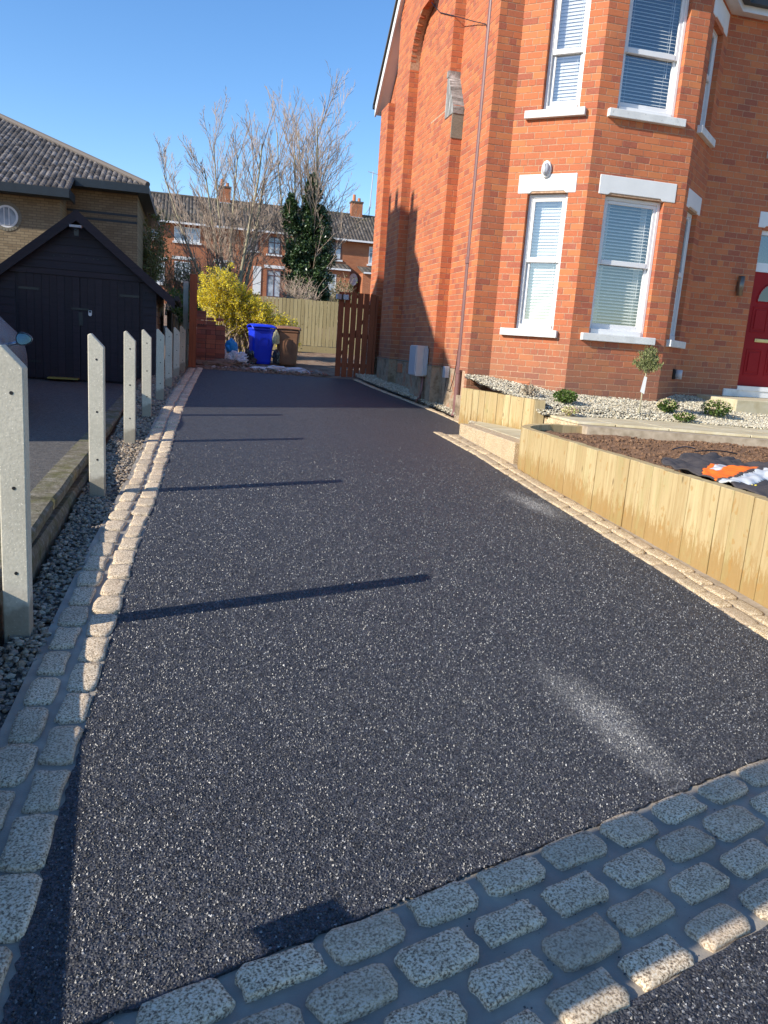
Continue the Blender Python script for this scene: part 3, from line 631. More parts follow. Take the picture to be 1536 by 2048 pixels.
# rear and far walls, closing the block
for x0,x1,y0,y1 in ((4.3,13.3,18.7,18.88),(13.1,13.3,11.62,18.7)):
    wallmesh.box(x0,x1,y0,y1,Z0,6.8)
wallmesh.box(4.32,4.5,11.9,18.6,8.85,8.9)
wall=wallmesh.build('wall','mortar',house,fix=False)
BR.sort(key=lambda t:-t[0])
for sc,o,ang,kd,full,w,h,U,N in BR[:300]:
    q=bpy.data.objects.new('brick',UB[kd]); COL.objects.link(q); q.parent=wall; q.location=o; q.rotation_euler=(0,0,ang)
def rest():
    tv=np.array([v.co for v in UB['s'].vertices]); tf=[tuple(p.vertices) for p in UB['s'].polygons]
    B=BR[300:]; n=len(B); V=np.empty((n,12,3)); 
    base=tv/np.array([BW,1,BH]); d=.004
    for i,(sc,o,ang,kd,full,w,h,U,N) in enumerate(B):
        x=tv[:,0].copy(); x=np.where(x>BW/2,x-BW+w,x); z=np.where(tv[:,2]>BH/2,tv[:,2]-BH+h,tv[:,2])
        V[i]=np.array(o)+x[:,None]*np.array(U)-tv[:,1][:,None]*np.array(N); V[i,:,2]+=z
    F=(np.array(tf)[None]+(np.arange(n)*12)[:,None,None]).reshape(-1,4)
    o=npmesh('brick_courses',V.reshape(-1,3),F,'brick',wall); o['kind']='stuff'
rest()
wall_origin=Vector(house.location)
for c in wall.children:
    if c.name.startswith('brick') and 'courses' not in c.name: pass
# gable above the side wall, roof, verge and eaves
rf=MB(); ez=6.86; ry=15.2; rz=6.86+ (18.9-15.2)*.94
rf.prism([(11.6,6.86),(18.88,6.86),(15.2,rz-.15)],0,4.285,4.5)
gb=rf.build('gable','mortar',house)
gbk=[]
k=int((8.9-ZB)/CR)
rs=MB()
rs.prism([(11.36,6.98),(11.36,7.10),(15.2,rz+.30),(19.1,6.93),(19.1,6.80),(15.2,rz+.12)],0,4.02,13.6)
roof=rs.build('roof','tile',house)
vb=MB(); 
for (ya,za,yb,zb) in ((19.06,6.70,15.2,rz+.0),(11.34,6.90,15.2,rz+.0)):
    vb.prism([(ya,za),(ya,za+.24),(yb,zb+.26),(yb,zb+.0)],0,3.985,4.018)
vb.build('barge_board','white',house)
so=MB(); so.prism([(19.06,6.74),(15.2,rz+.04),(15.2,rz+.10),(19.06,6.79)],0,4.02,4.30); so.prism([(11.4,6.9),(15.2,rz+.04),(15.2,rz+.10),(11.4,6.96)],0,4.02,4.30); so.build('soffit','upvc',house)
gt=MB(); gt.tube([(3.95,19.12,6.93),(13.4,19.12,6.93)],.06,8); gt.build('gutter','black',house)
vt=MB(); vt.prism([(19.15,6.93),(19.15,6.99),(15.2,rz+.36),(15.2,rz+.28)],0,3.95,4.03); vt.build('verge_tiles','tile',house)
# front eaves follow the bay
ov=.155
def eave_path(d):
    # outline offset outwards by d
    pts=[(4.05,11.6),Bq,C1,C2,D,(13.4,11.6)]; out=[]
    for i,p in enumerate(pts):
        a=pts[max(0,i-1)]; c=pts[min(len(pts)-1,i+1)]
        def nn(p,q): L=math.dist(p,q); return ((q[1]-p[1])/L,-(q[0]-p[0])/L)
        n1=nn(a,p) if i>0 else nn(p,c); n2=nn(p,c) if i<len(pts)-1 else n1
        s=(n1[0]+n2[0],n1[1]+n2[1]); l2=(s[0]**2+s[1]**2)/2; out.append((p[0]+s[0]*d/l2,p[1]+s[1]*d/l2))
    return out
def eband(name,m,d0,d1,z0,z1):
    a=eave_path(d0); c=eave_path(d1); b=MB(); n=len(a)
    for i in range(n-1):
        b.add([(*a[i],z0),(*a[i+1],z0),(*c[i+1],z0),(*c[i],z0),(*a[i],z1),(*a[i+1],z1),(*c[i+1],z1),(*c[i],z1)],[(0,3,2,1),(4,5,6,7),(0,1,5,4),(2,3,7,6),(1,2,6,5),(3,0,4,7)])
    return b.build(name,m,house)
eband('soffit','upvc',-.1,ov,6.85,6.865); eband('fascia','upvc',ov+.001,ov+.02,6.84,7.02); eband('gutter','black',ov+.022,ov+.12,6.93,7.01)
bp=eave_path(ov+.06); apex=(6.1,12.6,8.2); q=MB()
q.add([(p[0],p[1],7.03) for p in bp[1:5]]+[apex,(5.2,13.,8.3),(7.2,13.,8.3)],[(0,1,4,5),(1,2,4),(2,3,6,4)]); q.build('bay_roof','tile',house)
# plinth of patched render along the side
pl=MB(); pl.box(4.235,4.30,11.95,Yb+.01,.5,1.365); pl.box(4.065,4.235,13.30,14.64,.5,1.368); pl.box(4.065,4.235,16.4,17.47,.5,1.368); pl.box(4.085,4.235,18.18,Yb+.01,.5,1.368); pl.box(4.10,4.235,11.585,11.98,.5,.98)
pl.build('plinth','plinth',house)
lg=MB(); lg.box(4.05,4.30,13.27,14.66,1.368,1.385); lg.box(4.215,4.29,14.66,18.2,1.366,1.383); lg.box(4.05,4.28,16.39,17.48,1.368,1.385); lg.build('damp_course','conc',house)
# sloping weathering on the near pier
wt=MB(); wt.add([(4.07,13.30,5.50),(4.27,13.30,5.50),(4.27,13.66,6.05),(4.07,13.66,6.05),(4.07,13.30,5.42),(4.27,13.30,5.42),(4.27,13.74,6.05),(4.07,13.74,6.05),(4.07,13.74,5.42),(4.27,13.74,5.42)],[(0,3,2,1),(0,1,5,4),(0,4,8,7,3),(1,2,6,9,5),(3,7,6,2),(4,5,9,8),(8,9,6,7)])
wt.box(4.06,4.27,13.66,13.76,6.05,6.15); wt.build('weathering','lead',house)
gp=MB(); gp.box(4.074,4.27,13.312,13.34,5.05,5.42); gp.build('cement_patch','conc',house)
# ---- sills and lintels
def frame_pts(P0,u,s,d,z): n=(u[1],-u[0]); return Vector((P0[0]+u[0]*s+n[0]*d,P0[1]+u[1]*s+n[1]*d,z))
def wbox(b,P0,u,s0,s1,d0,d1,z0,z1):
    n=Vector((u[1],-u[0],0)); U=Vector((u[0],u[1],0)); b.obox(frame_pts(P0,u,s0,d1,z0),U*(s1-s0),-n*(d1-d0),Vector((0,0,z1-z0)))
def bevel(o,w=.008,seg=2):
    md=o.modifiers.new('bevel','BEVEL'); md.width=w; md.segments=seg; md.limit_method='ANGLE'; return o
def sill(P0,u,s0,s1,zt,m='stone_paint'):
    b=MB(); wbox(b,P0,u,s0,s1,-.10,.075,zt-.105,zt); bevel(b.build('window_sill',m,house))
def lintel(P0,u,s0,s1,o0,o1,z0,z1,d=.012):
    b=MB(); n=Vector((u[1],-u[0],0)); U=Vector((u[0],u[1],0))
    pr=[(s0,z0),(o0+.03,z0),(o0+.065,z0+.028),(o1-.065,z0+.028),(o1-.03,z0),(s1,z0),(s1,z1),(s0,z1)]
    f=[frame_pts(P0,u,s,d,z) for s,z in pr]; k=[p-n*(.11+d) for p in f]; m=len(pr)
    b.add(f+k,[tuple(range(m)),tuple(range(m,2*m))[::-1]]+[(i,(i+1)%m,m+(i+1)%m,m+i) for i in range(m)]); bevel(b.build('lintel','white',house),.006,1)
sill(Bq,uL,.13,1.0,2.05); sill(C1,(1,0),.155,1.345,2.05); sill(C2,uR,.11,1.04,2.05)
sill(Bq,uL,.18,1.05,5.06); sill(C1,(1,0),.16,1.35,5.06); sill(C2,uR,.14,1.04,5.06); sill(D,(1,0),8.75-D[0],10.05-D[0],5.06)
lintel(Bq,uL,.175,1.03,LO[0],LO[1],3.958,4.215); lintel(C1,(1,0),.17,1.385,FO[0],FO[1],3.958,4.215); lintel(C2,uR,.15,.98,RO[0],RO[1],3.958,4.215)
lintel(Bq,uL,.27,1.07,.40,.945,6.70,6.835); lintel(C1,(1,0),.18,1.36,.30,1.235,6.70,6.835); lintel(C2,uR,.12,1.06,RO[0],RO[1],6.50,6.80)
lintel(D,(1,0),8.80-D[0],9.98-D[0],DX0-D[0],DX1-D[0],3.93,4.17)
# ---- windows: frame, sashes, panes, blind slats
def window(P0,u,s0,s1,z0,z1,zm,slats=True,td=34):
    n=Vector((u[1],-u[0],0)); U=Vector((u[0],u[1],0)); D0=-.075
    b=MB(); fw=.052
    def bx(a,c,d0,d1,e,f): wbox(b,P0,u,a,c,d0,d1,e,f)
    bx(s0+.001,s0+fw,D0-.09,D0,z0,z1); bx(s1-fw,s1-.001,D0-.09,D0,z0,z1); bx(s0+fw,s1-fw,D0-.09,D0,z1-fw,z1-.001); bx(s0+fw,s1-fw,D0-.09,D0+.02,z0+.001,z0+.075)
    w=b.build('window','upvc',house,fix=False); bevel(w,.006,1)
    a,c=s0+fw,s1-fw; sw=.048
    top=MB(); 
    def tb(p,q,d0,d1,e,f,k=top): wbox(k,P0,u,p,q,d0,d1,e,f)
    tb(a+.001,a+sw,D0-.045,D0-.012,zm-.035,z1-fw-.001); tb(c-sw,c-.001,D0-.045,D0-.012,zm-.035,z1-fw-.001); tb(a+sw,c-sw,D0-.045,D0-.012,z1-fw-sw,z1-fw-.001); tb(a+sw,c-sw,D0-.045,D0-.008,zm-.035,zm+.035)
    bevel(top.build('sash','upvc',w),.005,1)
    lo=MB(); L=lambda p,q,d0,d1,e,f: wbox(lo,P0,u,p,q,d0,d1,e,f)
    L(a+.001,a+sw,D0-.085,D0-.05,z0+.076,zm+.03); L(c-sw,c-.001,D0-.085,D0-.05,z0+.076,zm+.03); L(a+sw,c-sw,D0-.085,D0-.05,z0+.076,z0+.15); L(a+sw,c-sw,D0-.085,D0-.05,zm-.03,zm+.03)
    bevel(lo.build('sash','upvc',w),.005,1)
    for d,e,f in ((D0-.03,zm+.03,z1-fw-sw+.002),(D0-.068,z0+.148,zm-.028)):
        g=MB(); p=[frame_pts(P0,u,a+sw-.002,d,e),frame_pts(P0,u,c-sw+.002,d,e),frame_pts(P0,u,c-sw+.002,d,f),frame_pts(P0,u,a+sw-.002,d,f)]; g.add(p,[(0,1,2,3)]); g.build('pane','glass',w,fix=False)
    if slats:
        z=z1-fw-.02; i=0
        me=None; W=c-a-.012; k=0; tilt=math.radians(td)
        V=[]; 
        for t,(yy,zz) in enumerate(((-.024,0),(-.012,.0035),(0,.0045),(.012,.0035),(.024,0))):
            y2=yy*math.cos(tilt)-zz*math.sin(tilt); z2=yy*math.sin(tilt)+zz*math.cos(tilt); V+=[(0,y2,z2),(W,y2,z2)]
        me=bpy.data.meshes.new('blind_slat'); me.from_pydata(V,[],[(2*q,2*q+1,2*q+3,2*q+2) for q in range(4)]); me.materials.append(MAT['blind']); me.polygons.foreach_set('use_smooth',[True]*4)
        while z>z0+.13:
            o=link('blind_slat',me,w,tuple(frame_pts(P0,u,a+.006,D0-.14,z))); o.rotation_euler=(random.uniform(-.015,.015),random.uniform(-.002,.002),math.atan2(u[1],u[0])); z-=.0455
        c2=MB()
        for s in (a+.13,c-.13): c2.tube([tuple(frame_pts(P0,u,s,D0-.112,z0+.12)),tuple(frame_pts(P0,u,s,D0-.112,z1-fw))],.0015,4)
        c2.tube([tuple(frame_pts(P0,u,c-.10,D0-.105,z0+.55)),tuple(frame_pts(P0,u,c-.10,D0-.105,z1-fw))],.004,5); c2.build('blind_cord','white',w)
    return w
window(Bq,uL,LO[0],LO[1],*GF,3.048,True,62); window(C1,(1,0),FO[0],FO[1],*GF,3.065); window(C2,uR,RO[0],RO[1],*GF,3.05)
window(Bq,uL,.40,.945,*UFT,5.84,True,66); window(C1,(1,0),.30,1.235,*UFT,5.86); window(C2,uR,RO[0],RO[1],*UF,5.85)
window(D,(1,0),8.88-D[0],9.9-D[0],5.06,6.45,5.85,False)
# rooms behind the glass: back walls, floors, pale curtains
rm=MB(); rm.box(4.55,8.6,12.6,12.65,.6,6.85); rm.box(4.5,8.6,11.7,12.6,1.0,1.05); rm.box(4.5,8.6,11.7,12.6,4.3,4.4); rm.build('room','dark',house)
cu=MB()
for s in (1.0,): pass
for P0,u,s0,s1,z0,z1 in ((Bq,uL,.40,.52,2.1,3.9),(C1,(1,0),.40,.52,2.1,3.9),(C1,(1,0),1.02,1.12,2.1,3.9),(Bq,uL,.72,.86,2.1,3.9)):
    pts=[frame_pts(P0,u,s0+(s1-s0)*i/12,-.26-.015*(i%2),0) for i in range(13)]
    cu.add([(p.x,p.y,z0) for p in pts]+[(p.x,p.y,z1) for p in pts],[(i,i+1,14+i,13+i) for i in range(12)])
cu.build('curtain','white',house,fix=False)
# ---- front door
db=MB(); yd=11.60
def dbx(b,x0,x1,z0,z1,f,t): b.box(x0,x1,yd+f,yd+t,z0,z1)
fr=MB(); dbx(fr,DX0+.001,DX0+.012,1.42,3.93-.001,.05,.14); dbx(fr,DX1-.05,DX1-.001,1.42,3.93,.05,.14); dbx(fr,DX0+.012,DX1-.05,3.26,3.40,.05,.14); dbx(fr,DX0+.012,DX1-.05,3.83,3.929,.05,.14); dbx(fr,DX0-.0,DX1,1.345,1.418,-.02,.14)
fo=fr.build('door_frame','upvc',house,fix=False)
g=MB(); g.add([(DX0+.01,yd+.09,3.39),(DX1-.05,yd+.09,3.39),(DX1-.05,yd+.09,3.84),(DX0+.01,yd+.09,3.84)],[(0,1,2,3)]); g.build('fanlight_pane','glass',house,fix=False)
dd=MB(); x0,x1=DX0+.013,DX1-.051; dbx(dd,x0,x1,1.42,3.258,.075,.12)
door=dd.build('door','red',house,fix=False)
def panel(px0,px1,pz0,pz1):
    b=MB()
    for a,t in ((0,.016),(.035,.004),(.06,.014)):
        pass
    fr=[(px0,px1,pz0,pz1)]
    b.box(px0,px1,yd+.066,yd+.0755,pz0,pz0+.022); b.box(px0,px1,yd+.066,yd+.0755,pz1-.022,pz1); b.box(px0,px0+.022,yd+.066,yd+.0755,pz0+.022,pz1-.022); b.box(px1-.022,px1,yd+.066,yd+.0755,pz0+.022,pz1-.022)
    b.box(px0+.055,px1-.055,yd+.062,yd+.0755,pz0+.055,pz1-.055); bevel(b.build('door_panel','red',door,fix=False),.007,2)
xm=(x0+x1)/2
for a,c in ((x0+.115,xm-.05),(xm+.05,x1-.115)):
    panel(a,c,1.60,2.03); panel(a,c,2.30,2.72)
ar=MB(); pts=[(xm+.30*math.cos(t),2.80+.30*math.sin(t)) for t in np.linspace(0,math.pi,19)]
ar.prism(pts,1,yd+.070,yd+.076); ar.build('door_glass','cglass',door)
rg=MB(); rg.tube([(xm+.305*math.cos(t),yd+.07,2.80+.305*math.sin(t)) for t in np.linspace(0,math.pi,19)]+[(xm-.305,yd+.07,2.795),(xm+.305,yd+.07,2.795)],.012,6); rg.build('glass_bead','red',door)
for t in (.5,1.05,1.57,2.1,2.65):
    pass
lp=MB(); lp.box(xm-.235,xm+.06,yd+.058,yd+.075,2.145,2.205); o=bevel(lp.build('letter_plate','brass',door,fix=False),.008,2)
lf=MB(); lf.box(xm-.20,xm+.03,yd+.052,yd+.0585,2.160,2.190); lf.build('letter_flap','brass',o,fix=False)
ap=MB(); ap.box(DX0+.03,DX1,yd-.005,yd+.1,1.24,1.344); ap.build('door_apron','white',house,fix=False)
bl=MB(); bl.box(8.62,DX0+.025,yd-.035,yd+.05,1.235,1.36); bevel(bl.build('plinth_block','stone_paint',house,fix=False),.012,2)
st=MB(); st.box(8.12,10.6,10.55,11.57,1.02,1.235); bevel(st.build('doorstep','slab',house,fix=False),.015,2)
# ---- wall fittings (each fixed to, and moving with, the house)
pp=MB(); X,Yp=4.17,12.14
for z0,z1,r,n in ((1.62,3.06,.045,10),(3.06,8.9,.043,10),(.78,1.62,.05,10)): pp.tube([(X,Yp,z0),(X,Yp,z1)],r,n,False)
dp=pp.build('downpipe','pipe',house,True)
for z in (3.04,1.36): 
    q=MB(); q.tube([(X,Yp,z-.05),(X,Yp,z+.05)],.056,10); q.box(X-.02,4.27,Yp-.075,Yp+.075,z-.018,z+.018); q.build('pipe_collar','pipe',dp)
sh=MB(); sh.tube([(X,Yp,.86),(X,Yp,.70),(X-.03,Yp-.03,.62)],.052,10); sh.build('pipe_shoe','pipe',dp)
# meter cupboard on the near pier
mb=MB(); mb.box(3.86,4.062,13.58,14.02,1.17,1.70); mo=bevel(mb.build('meter_box','metergrey',house,fix=False),.012,2)
md=MB(); md.box(3.845,3.859,13.60,14.00,1.19,1.68); md.build('meter_door','grey',mo,fix=False)
bk=MB(); bk.box(3.99,4.06,13.545,13.579,1.2,1.66); bk.build('back_plate','grey',mo,fix=False)
cp=MB(); cp.tube([(4.02,13.64,1.17),(4.02,13.64,.95),(3.99,13.66,.80),(3.93,13.7,.70)],.018,8); cp.tube([(4.03,13.72,1.17),(4.03,13.72,.72)],.014,8); cp.build('meter_pipe','pipe',mo,True)
sb=MB(); sb.box(4.15,4.23,12.80,12.93,1.20,1.39); so_=bevel(sb.build('junction_box','grey',house,fix=False),.008,2)
cb=MB(); cb.tube([(4.2,12.86,1.20),(4.2,12.85,1.08),(4.2,12.75,1.0),(4.2,12.6,1.02),(4.21,12.5,1.2),(4.215,12.44,1.45),(4.255,12.42,2.4),(4.255,12.43,4.0),(4.255,12.46,5.8),(4.255,12.5,6.42),(4.25,12.55,6.5),(4.2,13.0,6.68),(4.06,13.7,6.98),(4.06,14.5,7.3),(4.05,15.05,7.65)],.007,5); cb.tube([(4.25,12.5,6.5),(4.25,12.35,6.38),(4.25,12.3,6.2),(4.25,12.2,5.75),(4.22,12.15,5.72)],.006,5); cb.build('wall_cable','black',house)
# satellite dish
ds=MB(); c=Vector((3.80,14.85,7.86)); ax=Vector((-.75,-.6,.28)).normalized(); e1=ax.cross(Vector((0,0,1))).normalized(); e2=e1.cross(ax)
vs=[];fs=[]
for i in range(6):
    r=.30*i/5
    for j in range(20): t=j/20*2*math.pi; vs.append(tuple(c+e1*r*math.cos(t)+e2*r*1.08*math.sin(t)+ax*(.6*r*r)))
for i in range(5):
    for j in range(20): k=(j+1)%20; fs.append((i*20+j,i*20+k,(i+1)*20+k,(i+1)*20+j))
ds.add(vs,fs); dish=ds.build('satellite_dish','grey',house,True); dish.modifiers.new('thick','SOLIDIFY').thickness=.006
ar=MB(); ar.tube([tuple(c-e2*.3),tuple(c+ax*.32-e2*.16)],.011,6); ar.tube([tuple(c-ax*.01),(4.06,14.85,7.76)],.02,6); ar.box(4.05,4.085,14.78,14.92,7.66,7.86); ar.build('dish_arm','grey',dish)
ln=MB(); ln.tube([tuple(c+ax*.28-e2*.17),tuple(c+ax*.36-e2*.15)],.028,8); ln.build('dish_receiver','black',dish)
# air bricks: slotted terracotta
def airbrick(P0,u,s0,s1,z0,z1,m='terracotta'):
    b=MB(); wbox(b,P0,u,s0,s1,0,.010,z0,z1); base=b.build('air_brick',m,house)
    n=4
    for i in range(n):
        q=MB(); h=(z1-z0)/n; wbox(q,P0,u,s0+.012,s1-.012,.010,.020,z0+h*i+.004,z0+h*(i+1)-.010); q.build('louvre',m,base)
airbrick(Bq,uL,.41,.66,1.145,1.285); airbrick((4.235,18.),(0,-1),1.75,2.1,1.13,1.31)
# oval bulkhead lamp on the splay
lm=MB(); cc=frame_pts(Bq,uL,.575,.0,4.275); n3=Vector((uL[1],-uL[0],0)); U3=Vector((uL[0],uL[1],0)); vs=[];fs=[]
def dome(b,c,U,n,a,h,prof,seg=18):
    vs=[];fs=[]
    for r,d in prof:
        for j in range(seg):
            t=2*math.pi*j/seg; vs.append(tuple(c+U*(a*r*math.cos(t))+Vector((0,0,h*r*math.sin(t)))+n*d))
    for i in range(len(prof)-1):
        for j in range(seg): k=(j+1)%seg; fs.append((i*seg+j,i*seg+k,(i+1)*seg+k,(i+1)*seg+j))
    fs.append(tuple((len(prof)-1)*seg+j for j in range(seg))); b.add(vs,fs)
dome(lm,cc,U3,n3,.072,.118,[(1,0),(1,.035),(.93,.045),(.78,.048)]); lo_=lm.build('bulkhead_lamp','white',house,True)
l2=MB(); dome(l2,cc,U3,n3,.072,.118,[(.76,.047),(.72,.075),(.5,.095),(.2,.102)]); l2.build('lamp_glass','grey',lo_,True)
l3=MB()
for t in (-.04,0,.04): l3.tube([tuple(cc+n3*.05+U3*-.052+Vector((0,0,t))),tuple(cc+n3*.107+Vector((0,0,t))),tuple(cc+n3*.05+U3*.052+Vector((0,0,t)))],.005,5)
l3.tube([tuple(cc+n3*.05+Vector((0,0,-.09))),tuple(cc+n3*.108+Vector((0,0,-.05))),tuple(cc+n3*.108+Vector((0,0,.05))),tuple(cc+n3*.05+Vector((0,0,.09)))],.005,5); l3.build('lamp_guard','white',lo_)
# up-and-down cylinder light by the door
cl=MB(); cl.tube([(8.60,11.53,2.845),(8.60,11.53,3.15)],.05,16); cl.box(8.57,8.63,11.56,11.60,2.92,3.07); cl.build('wall_light','bronze',house,True)
# square vent hood
vh=MB(); wbox(vh,C2,uR,.74,.88,.006,.03,1.46,1.62); vo=vh.build('wall_vent','black',house)
v2=MB(); v2.tube([tuple(frame_pts(C2,uR,.84,.075,1.465)),tuple(frame_pts(C2,uR,.84,.075,1.61))],.055,12); v2.build('vent_hood','grey',vo,True)
# ---------------------------------------------------------------- concrete repair posts
def post(i,x,y,z0,zt,w=.105,d=.085,rz=0):
    h=zt-z0; b=MB(); sh=.085*w/.1
    pf=[(-w,-.06),(0,-.06),(0,h-sh),(-w*.80,h+.0),(-w,h-.012)]
    b.prism([(p[0],p[1]) for p in pf],1,0,d)
    b.v=[(v[0],v[1],v[2]) for v in b.v]
    o=b.build('concrete_post','post',None,False,None)
    o.location=(x,y,z0); o.rotation_euler=(random.uniform(-.008,.008),random.uniform(-.008,.008),rz)
    me=o.data
    bevel(o,.006,2)
    k=0
    for t in (.25,.54,.85):
        zz=h*t if h<1.25 else h*t
        q=MB(); q.tube([(-w*.46,-.0015,zz),(-w*.46,.006,zz)],.0085,10); e=q.build('bolt_hole','black',o); e.location=(0,0,0)
    return o
PL=['tallest, nearest concrete post, cut off by the left edge of the photo','second concrete post from the camera, beside the broken kerb stone','third concrete post from the camera, standing in sunlit gravel','fourth concrete post from the camera, overlapping the right edge of the garage doors','fifth concrete post from the camera, first one with a wet dark foot in shade','sixth concrete post from the camera, below the garage corner','seventh concrete post from the camera, in front of the garage side wall','eighth and shortest-looking concrete post, right beside the red gate post']
PD=[(-.72,3.86,.17,1.575),(-.645,6.61,.30,1.615),(-.555,8.91,.41,1.635),(-.475,10.86,.51,1.655),(-.37,12.6,.59,1.67),(-.285,14.34,.67,1.70),(-.185,16.1,.76,1.72),(-.085,17.3,.82,1.76)]
for i,(x,y,z0,zt) in enumerate(PD):
    w=.115 if i==0 else .118
    o=post(i,x,y,z0,zt,w,.10 if i else .28 if False else .10); tag(o,PL[i],'post','concrete posts along the left edge of the drive')
# ---------------------------------------------------------------- planters of upright sleepers
def board(root,p,ang,w,t,z0,z1,m='sleeper'):
    # upright board: front-left foot p, running along ang, thickness behind
    b=MB(); jz=random.uniform(-.004,.004); jt=random.uniform(-.005,.005)
    b.box(.003,w-.003,jt,t,0,z1-z0+jz); o=b.build('board',m,None,fix=False); o.parent=root
    o.location=Vector((p[0],p[1],z0))-root.location; o.rotation_euler=(0,0,ang); bevel(o,.004,1); return o
pr=thing('timber_planter',(3.66,5.5,.3),'long raised bed of new upright timber sleepers with a rounded end beside the drive','planter')
ZP=.885; y=8.02; 
while y>1.7:
    w=random.choice((.20,.198,.202,.15)) ; board(pr,(3.615,y),-math.pi/2,w,.10,TZ(y)-.03,ZP); y-=w
# rounded end: board by board round the curve
cx,cy,rr=4.35,8.02,.735
pts=[]
t=math.pi
x0,y0=3.615,8.02
arc=[(3.615,8.02),(3.63,8.22),(3.70,8.41),(3.82,8.58),(3.98,8.72),(4.17,8.81),(4.37,8.84)]
for p,q in zip(arc,arc[1:]):
    a=math.atan2(p[1]-q[1],p[0]-q[0]); L=math.dist(p,q); board(pr,q,a,L,.10,.38,ZP)
x=4.37
while x<9:
    yy=8.84-max(0,(x-4.7))*.36; q=(x+.2,8.84-max(0,(x+.2-4.7))*.36); a=math.atan2(yy-q[1],x-q[0]); board(pr,q,a,math.dist((x,yy),q),.10,.40,ZP+.0,'sleeper_d'); x=q[0]
# soil
def soil():
    xs=np.arange(3.70,9.2,.035); ys=np.arange(1.7,8.8,.035); X,Y=np.meshgrid(xs,ys)
    from mathutils import noise as MN
    Z=np.empty_like(X)
    for j in range(X.shape[0]):
        for i in range(X.shape[1]):
            x,y=X[j,i],Y[j,i]; Z[j,i]=.80+.05*MN.noise((x*1.1,y*1.1,3))+.028*MN.noise((x*4,y*4,9))+.016*MN.noise((x*11,y*11,1))+.010*MN.noise((x*24,y*24,5))
    hy=8.84-np.maximum(0,(X-4.7))*.36-.09; ok=(Y<hy)&~((X<4.2)&(Y>8.0)&(((X-4.35)**2+(Y-8.05)**2)>.66**2))
    V=np.stack([X,Y,Z],2).reshape(-1,3); w=X.shape[1]; F=[]
    for j in range(X.shape[0]-1):
        for i in range(w-1):
            if ok[j,i]: a=j*w+i; F.append((a,a+1,a+w+1,a+w))
    o=npmesh('soil',V,np.array(F),'soil',None,True); struct(o)
    P=scatter_poly([(3.75,2),(8,2),(8,7.3),(4.9,8.4),(3.9,8.1),(3.75,7.8)],420); n=len(P); zz=np.array([.80+.05*MN.noise((x*1.1,y*1.1,3))+.028*MN.noise((x*4,y*4,9)) for x,y in P])
    q=pebbles('clods',np.column_stack([P,zz+.006]),.006+.02*RS.rand(n)**3,'soil',o,'ico',.8); q['kind']='stuff'
    return MN
MN=soil()
# second, lower sleeper wall by the house corner
p2=thing('timber_planter',(4.2,10.7,.5),'short low wall of upright pale timbers holding gravel at the foot of the downpipe','planter')
path=[(4.0,11.46),(4.10,11.12),(4.20,10.76),(4.30,10.40),(4.39,10.05),(4.46,9.80)]
tot=sum(math.dist(a,b) for a,b in zip(path,path[1:])); s=0
while s<tot-.05:
    w=min(.15,tot-s); (q,a),(q2,a2)=along(path,s),along(path,min(s+w,tot-.001)); a=math.atan2(q2[1]-q[1],q2[0]-q[0]); board(p2,q,a,math.dist(q,q2),.10,.50,1.12-.016*s/ tot); s+=w
q2=path[-1]; board(p2,(q2[0]+.0,q2[1]-.002),-.15,.15,.12,.50,1.10,'sleeper_d')
# ---------------------------------------------------------------- paved path, landing, granite step
pv=MB(); pv.v=[]; 
fp=MB(); fp.prism([(4.63,8.60),(8.6,7.42),(13,6.2),(13,8.3),(7.6,9.10),(6.2,9.68),(4.63,9.72)],2,.55,.895); fo=struct(fp.build('path','joint_dry'))
NR=np.array([4.60,8.50]); NE=np.array([8.5,7.16]); FN=np.array([4.60,9.70])
def near(x): return 8.745-max(0,x-4.7)*.36+.02
def far(x): return np.interp(x,[4.6,6.2,7.6,9.4,13],[9.70,9.70,9.12,8.68,8.2])
x=4.62
while x<10.5:
    w=random.choice((.6,.9,.45)); xa,xb=x+.006,x+w-.006; nf=2
    ys=[(near(xa)+.10,near(xb)+.10)]; m=[(near(q)+.10+(far(q)-near(q)-.10)*.52) for q in (xa,xb)]; e=[far(q) for q in (xa,xb)]
    for (a0,a1),(b0,b1) in (((near(xa)+.085,near(xb)+.085),(m[0]-.006,m[1]-.006)),((m[0]+.006,m[1]+.006),(e[0],e[1]))):
        q=MB(); q.prism([(xa,a0),(xb,a1),(xb,b1),(xa,b0)],2,.897,.928+random.uniform(-.002,.002)); bevel(q.build('slab','slab',fo),.004,1)
    x+=w
ld=MB(); ld.prism([(3.83,8.6),(4.60,8.9),(4.60,9.75),(4.52,10.0),(4.1,11.2),(3.86,10.50)],2,.40,.655); lo=struct(ld.build('landing','joint_dry'))
for (a,b_) in (([(3.90,8.66),(4.595,8.93),(4.595,9.20),(3.90,9.20)]),0),(([(3.90,9.21),(4.595,9.21),(4.595,9.76),(4.42,9.9),(3.90,9.95)]),0),(([(3.90,9.96),(4.40,9.93),(4.24,10.55),(4.1,10.9),(3.90,10.49)]),0):
    q=MB(); q.prism(a,2,.656,.682); bevel(q.build('slab','slab',lo),.004,1)
rs_=MB(); rs_.box(4.60,4.66,8.80,9.74,.68,.894); rs_.build('step_riser','sett_y',lo)
gs=thing('granite_step',(3.75,9.5,.4),'buff granite step of two rough blocks between the drive and the front path','step')
for y0,y1 in ((8.50,9.47),(9.48,10.47)):
    b=MB(); n=10; vs=[];fs=[]
    b.box(3.675,3.895,y0,y1,.38,.680); o=b.build('step_block','sett_y',gs,fix=False); bevel(o,.012,2)
